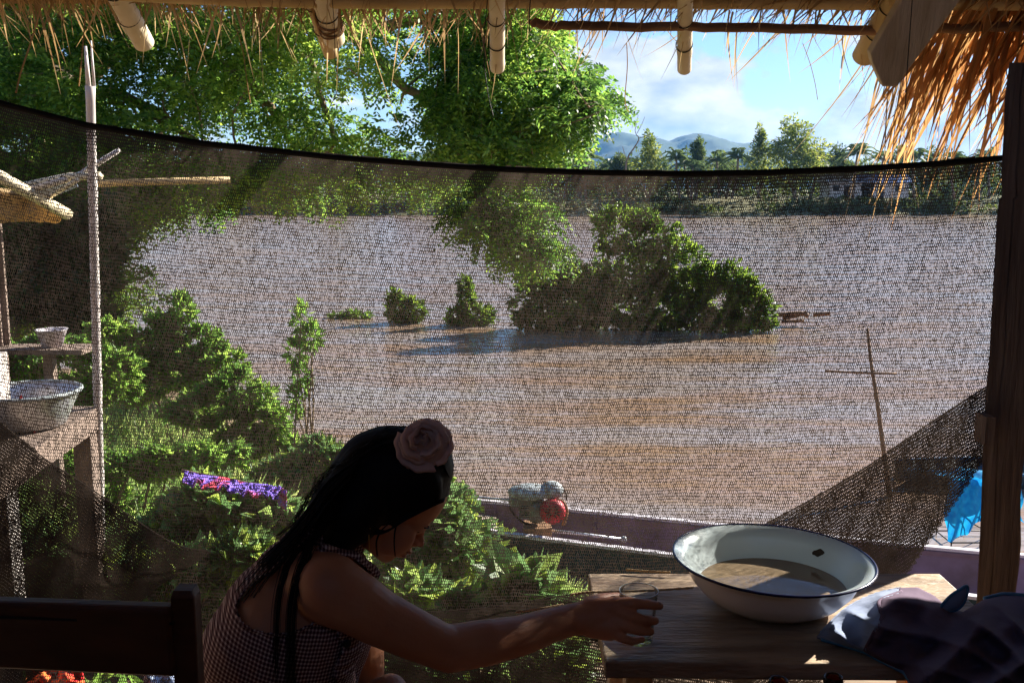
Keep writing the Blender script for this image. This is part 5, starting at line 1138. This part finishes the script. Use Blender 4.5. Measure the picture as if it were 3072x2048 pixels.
    hipz = at(815, 2330, 1.52); d.ball(hipz+[.12, 0, -.04], (.2, .18, .10), 22); d.ball(hipz+[.28, 0, -.05], (.15, .17, .085), 20)
    V, Q, T = remeshed(d, 'dress', M['gingham'], None, .0045, 4, .5)
    V = V+(nz(V[:, 0]*40, V[:, 2]*26+V[:, 1]*20, 3)*.0022)[:, None]*unit(V-np.array(at(850, 1950, 1.52)))
    Cq = V[Q].mean(1); cu, cv, cD = proj(Cq)
    op = [(708, 1812), (748, 1757), (820, 1708), (880, 1672), (950, 1652), (1010, 1640), (1062, 1648), (1110, 1680), (1150, 1730), (1160, 1800), (1150, 1862), (1060, 1858), (1003, 1842), (940, 1870), (890, 1893), (830, 1903), (760, 1890), (722, 1862)]
    near = cD < 1.54
    strap = inpoly(cu, cv, [(960, 1652), (1000, 1636), (1060, 1645), (1120, 1682), (1150, 1730), (1138, 1742), (1100, 1700), (1050, 1668), (1000, 1662)])
    cut = inpoly(cu, cv, op) & near & ~strap
    dress = mesh('dress', V, Q[~cut], M['gingham'], root, True, T)
    # trim along the opening: sits on the dress surface
    def onsurf(u, v):
        i = np.where((np.hypot(cu-u, cv-v) < 16) & near)[0]
        return at(u, v, float(cD[i].min())-.001) if len(i) else at(u, v, 1.44)
    tr_ = [(880, 1672), (820, 1708), (748, 1757), (708, 1812), (722, 1862), (760, 1890), (830, 1903), (890, 1893), (940, 1870), (1003, 1842)]
    P = crv([onsurf(u, v) for u, v in tr_], 90); P += np.stack([np.sin(np.arange(90)*1.4)*.0009, np.zeros(90), np.cos(np.arange(90)*1.1)*.0009], -1); MB().tube(P, .0021, 6).build('neck_trim', M['gingham'], root, True)
    # ruffled front placket and button
    ed = [(1008, 1872), (1018, 1905), (1033, 1930), (1025, 1960), (1008, 1990), (1003, 2020), (1015, 2060)]
    G = []
    for i, (u, v) in enumerate(np.stack([np.interp(np.linspace(0, 6, 40), range(7), [e[0] for e in ed]), np.interp(np.linspace(0, 6, 40), range(7), [e[1] for e in ed])], -1)):
        p = onsurf(u, v); q = onsurf(u+60, v-4); G.append([p+(q-p)*s+[0, -.010*math.sin(s*math.pi)-.003+.003*math.sin(i*.9+s*4), .002*math.sin(i*1.7)] for s in np.linspace(0, 1, 8)])
    thick(MB().grid(G).build('front_flap', M['gingham'], root, True), .0015)
    bp = onsurf(1046, 1916)+[0, -.014, 0]; MB().lathe([(0, .002), (.0035, .002), (.006, .001), (.006, -.001), (0, -.001)], bp, 20, np.array([[1, 0, 0], [0, 0, 1], [0, -1, 0]], float)).build('button', M['button'], root, True)
    # ---- hair
    hm = MB(); E(hm, -.006, 0, -.004, (.093, .080, .086), 34)
    # front hair mass by pixel silhouette
    fr_ = px(1350, 1440); E(hm, fr_[0]-.050, 0, fr_[1]-.012, (.053, .066, .056), 24)
    E(hm, -.045, 0, -.035, (.058, .077, .068), 26); E(hm, -.02, 0, -.01, (.085, .078, .078), 26)
    hm.cap2(A((1120, 1440, 1.6), (1082, 1470, 1.59), (1022, 1510, 1.575), (955, 1610, 1.56), (880, 1670, 1.545)), [.068, .052, .046, .038, .022], 24)
    hm.cap2(A((1110, 1480, 1.56), (1060, 1550, 1.545), (1020, 1615, 1.53)), [.052, .045, .028], 22)
    for s in (-1,):
        E(hm, .012, s*.060, .01, (.055, .022, .05), 20); E(hm, -.03, s*.064, -.03, (.035, .02, .05), 18)
    V, Q, T = remeshed(hm, 'hair', M['hair'], None, .0042, 14, .5)
    gr = nz(((V-hc)@l_)*160+((V-hc)@f_)*30, ((V-hc)@h_)*20, 2)*.0011; V = V+gr[:, None]*unit(V-hc)
    Cq = V[Q].mean(1)-hc; lf = Cq@f_; lh = Cq@h_; ll = Cq@l_; pu, pv, pD = proj(V[Q].mean(1))
    face = inpoly(pu, pv, [(1362, 1478), (1340, 1490), (1290, 1510), (1240, 1545), (1205, 1560), (1165, 1590), (1142, 1640), (1130, 1760), (1500, 1760), (1500, 1478)])
    hair = mesh('hair', V, Q[~face], M['hair'], root, True, T)
    r = rs(12); st = MB()
    def strand(pts, r0, n=14, j=.0):
        st.tube(crv(pts, n), np.linspace(r0, r0*.25, n), 5)
    for k in range(150):       # long hair over back, silhouette strands
        s = r.uniform(0, 1); w = r.normal()*.5
        p = [at(1080-30*s, 1372+60*s, 1.56+.06*w), at(985, 1440+70*s, 1.55+.07*w), at(925+10*s, 1520+60*s, 1.53+.08*w), at(850+25*s, 1610+50*s, 1.51+.08*w), at(770+45*s, 1690+45*s+10*w, 1.5+.09*w)]
        if k % 3 == 0: p = p+[at(700+50*s, 1770+60*s, 1.48+.05*w)]
        strand(p, .0016)
    for k in range(80):       # locks falling straight down over the bare back
        uu = r.choice([826, 832, 866, 874, 880])+r.normal()*5; D0 = 1.405+r.uniform(-.006, .004)
        strand([at(1000+r.normal()*15, 1520+r.normal()*20, 1.51), at(950+r.normal()*10, 1600, 1.47), at(uu+44+r.normal()*4, 1672, 1.435), at(uu+16, 1750, 1.408), at(uu+4, 1820, D0-.005), at(uu, 1900, D0-.015), at(uu, 2080, D0-.02)], .0007)
    for k in range(60):       # cap hairs and fly-aways
        s = r.uniform(-1, 1); strand([H(.055, s*.05, .058), H(.0, s*.066, .080+.003*r.normal()), H(-.06, s*.070, .048), H(-.088, s*.06, -.02)], .001)
    for k in range(70):       # hair edge sweeping back over temple
        s = r.uniform(0, 1); strand([at(1336-6*s, 1490+14*s, 1.60-.05*s), at(1290, 1508+14*s, 1.545-.006*s), at(1215, 1545+16*s, 1.528), at(1160-10*s, 1590+10*s, 1.525), at(1090, 1570+30*s, 1.53)], .0013)
    for k in range(12):       # loose face strands
        o_ = r.normal()*.4
        strand([at(1215, 1545, 1.533), at(1190+o_*3, 1575, 1.523), at(1183+o_*3, 1620, 1.527), at(1186+o_*3, 1668, 1.545)], .0006); strand([at(1180, 1560, 1.528), at(1145+o_*4, 1590, 1.523), at(1130+o_*4, 1625, 1.525), at(1133+o_*4, 1668, 1.54)], .0006)
    for k in range(70):       # fine fly-aways along the silhouette
        s = r.uniform(0, 1); i0 = [(1223, 1280), (1169, 1292), (1127, 1322), (1080, 1358), (1041, 1386), (1000, 1405), (960, 1448), (925, 1505), (890, 1565), (840, 1610), (790, 1655)]
        j = r.randint(0, 7); q = [at(u+r.normal()*7-4, v+r.normal()*6-3, 1.57+r.normal()*.03-.004*j) for u, v in i0[j:j+4]]; st.tube(crv(q, 12), .00035, 4)
    st.build('hair_strands', M['hair'], root, True)
    # earring
    e = H(-.006, -.082, -.07); m = MB().ball(e, .004, 10); m.tube([e, e+[0, 0, -.045]], .0006, 5); m.build('earring', M['gold'], root, True)
    # rose hair ornament
    rc = at(1276, 1330, 1.525); rose = empty('hair_rose', rc, 'pale pink fabric rose pinned in the black hair of the girl', 'hair flower')
    nrm = unit(np.array([.12, -1, .22])); a1 = unit(np.cross(nrm, [0, 0, 1.])); a2 = np.cross(a1, nrm); a2 = a2 if a2[2] > 0 else -a2
    nonloc = [rc]
    def petal(mb, rad, th0, span, hgt, lean, off, lip):
        G = []
        for i, t in enumerate(np.linspace(0, 1, 22)):
            th = th0+span*(t-.5); row = []
            for j, s in enumerate(np.linspace(0, 1, 9)):
                rr_ = rad*(.45+.55*s**.7)+lean*s*s; z = off+hgt*math.sin(min(1, s*1.05)*math.pi*.62)*(.6+.4*math.sin(math.pi*t))-lip*max(0, s-.75)*2
                q = .0012*math.sin(t*17+rad*300)
                row.append(nonloc[0]+a1*(rr_+q)*math.cos(th)+a2*(rr_+q)*math.sin(th)*.95+nrm*z)
            G.append(row)
        mb.grid(G)
    rc0 = rc; rr2 = rs(31)
    for i, (rad, cnt, span, hgt, lean, off, lip) in enumerate(((.043, 5, 1.75, .012, .001, -.008, .006), (.035, 4, 2., .019, .0, -.004, .005), (.026, 3, 2.6, .025, -.0, -.002, .003), (.017, 3, 2.8, .029, -.001, .0, .0), (.009, 2, 3.6, .031, -.001, .002, .0))):
        for k in range(cnt):
            nonloc[0] = rc0+a1*.0022*i+a2*.0030*i+(a1*rr2.normal()+a2*rr2.normal())*.0016; m = MB(); petal(m, rad*rr2.uniform(.86, 1.12), k*2*math.pi/cnt+i*.8+rr2.uniform(-.3, .3), span*rr2.uniform(.8, 1.1), hgt*rr2.uniform(.8, 1.15), lean+.002*rr2.normal(), off, lip*rr2.uniform(.4, 1.6)); thick(m.build('petal', M['rose'], rose, True), .0007)
    MB().ball(rc0-nrm*.008, (.038, .018, .038), 20).build('flower_base', M['rose'], rose, True)
    # stool under her
    sc_ = at(815, 2330, 1.52); root = empty('wooden_stool', (sc_[0], sc_[1], 0), 'small dark stool the girl sits on, below the view', 'stool')
    zt = sc_[2]-.135; bevel(MB().box((sc_[0], sc_[1], zt-.015), (.32, .32, .03)).build('seat', M['chair'], root), .005)
    for x in (-.12, .12):
        for y in (-.12, .12): MB().box((sc_[0]+x, sc_[1]+y, (zt-.03)/2), (.035, .035, zt-.032)).build('leg', M['chair'], root)
girl()
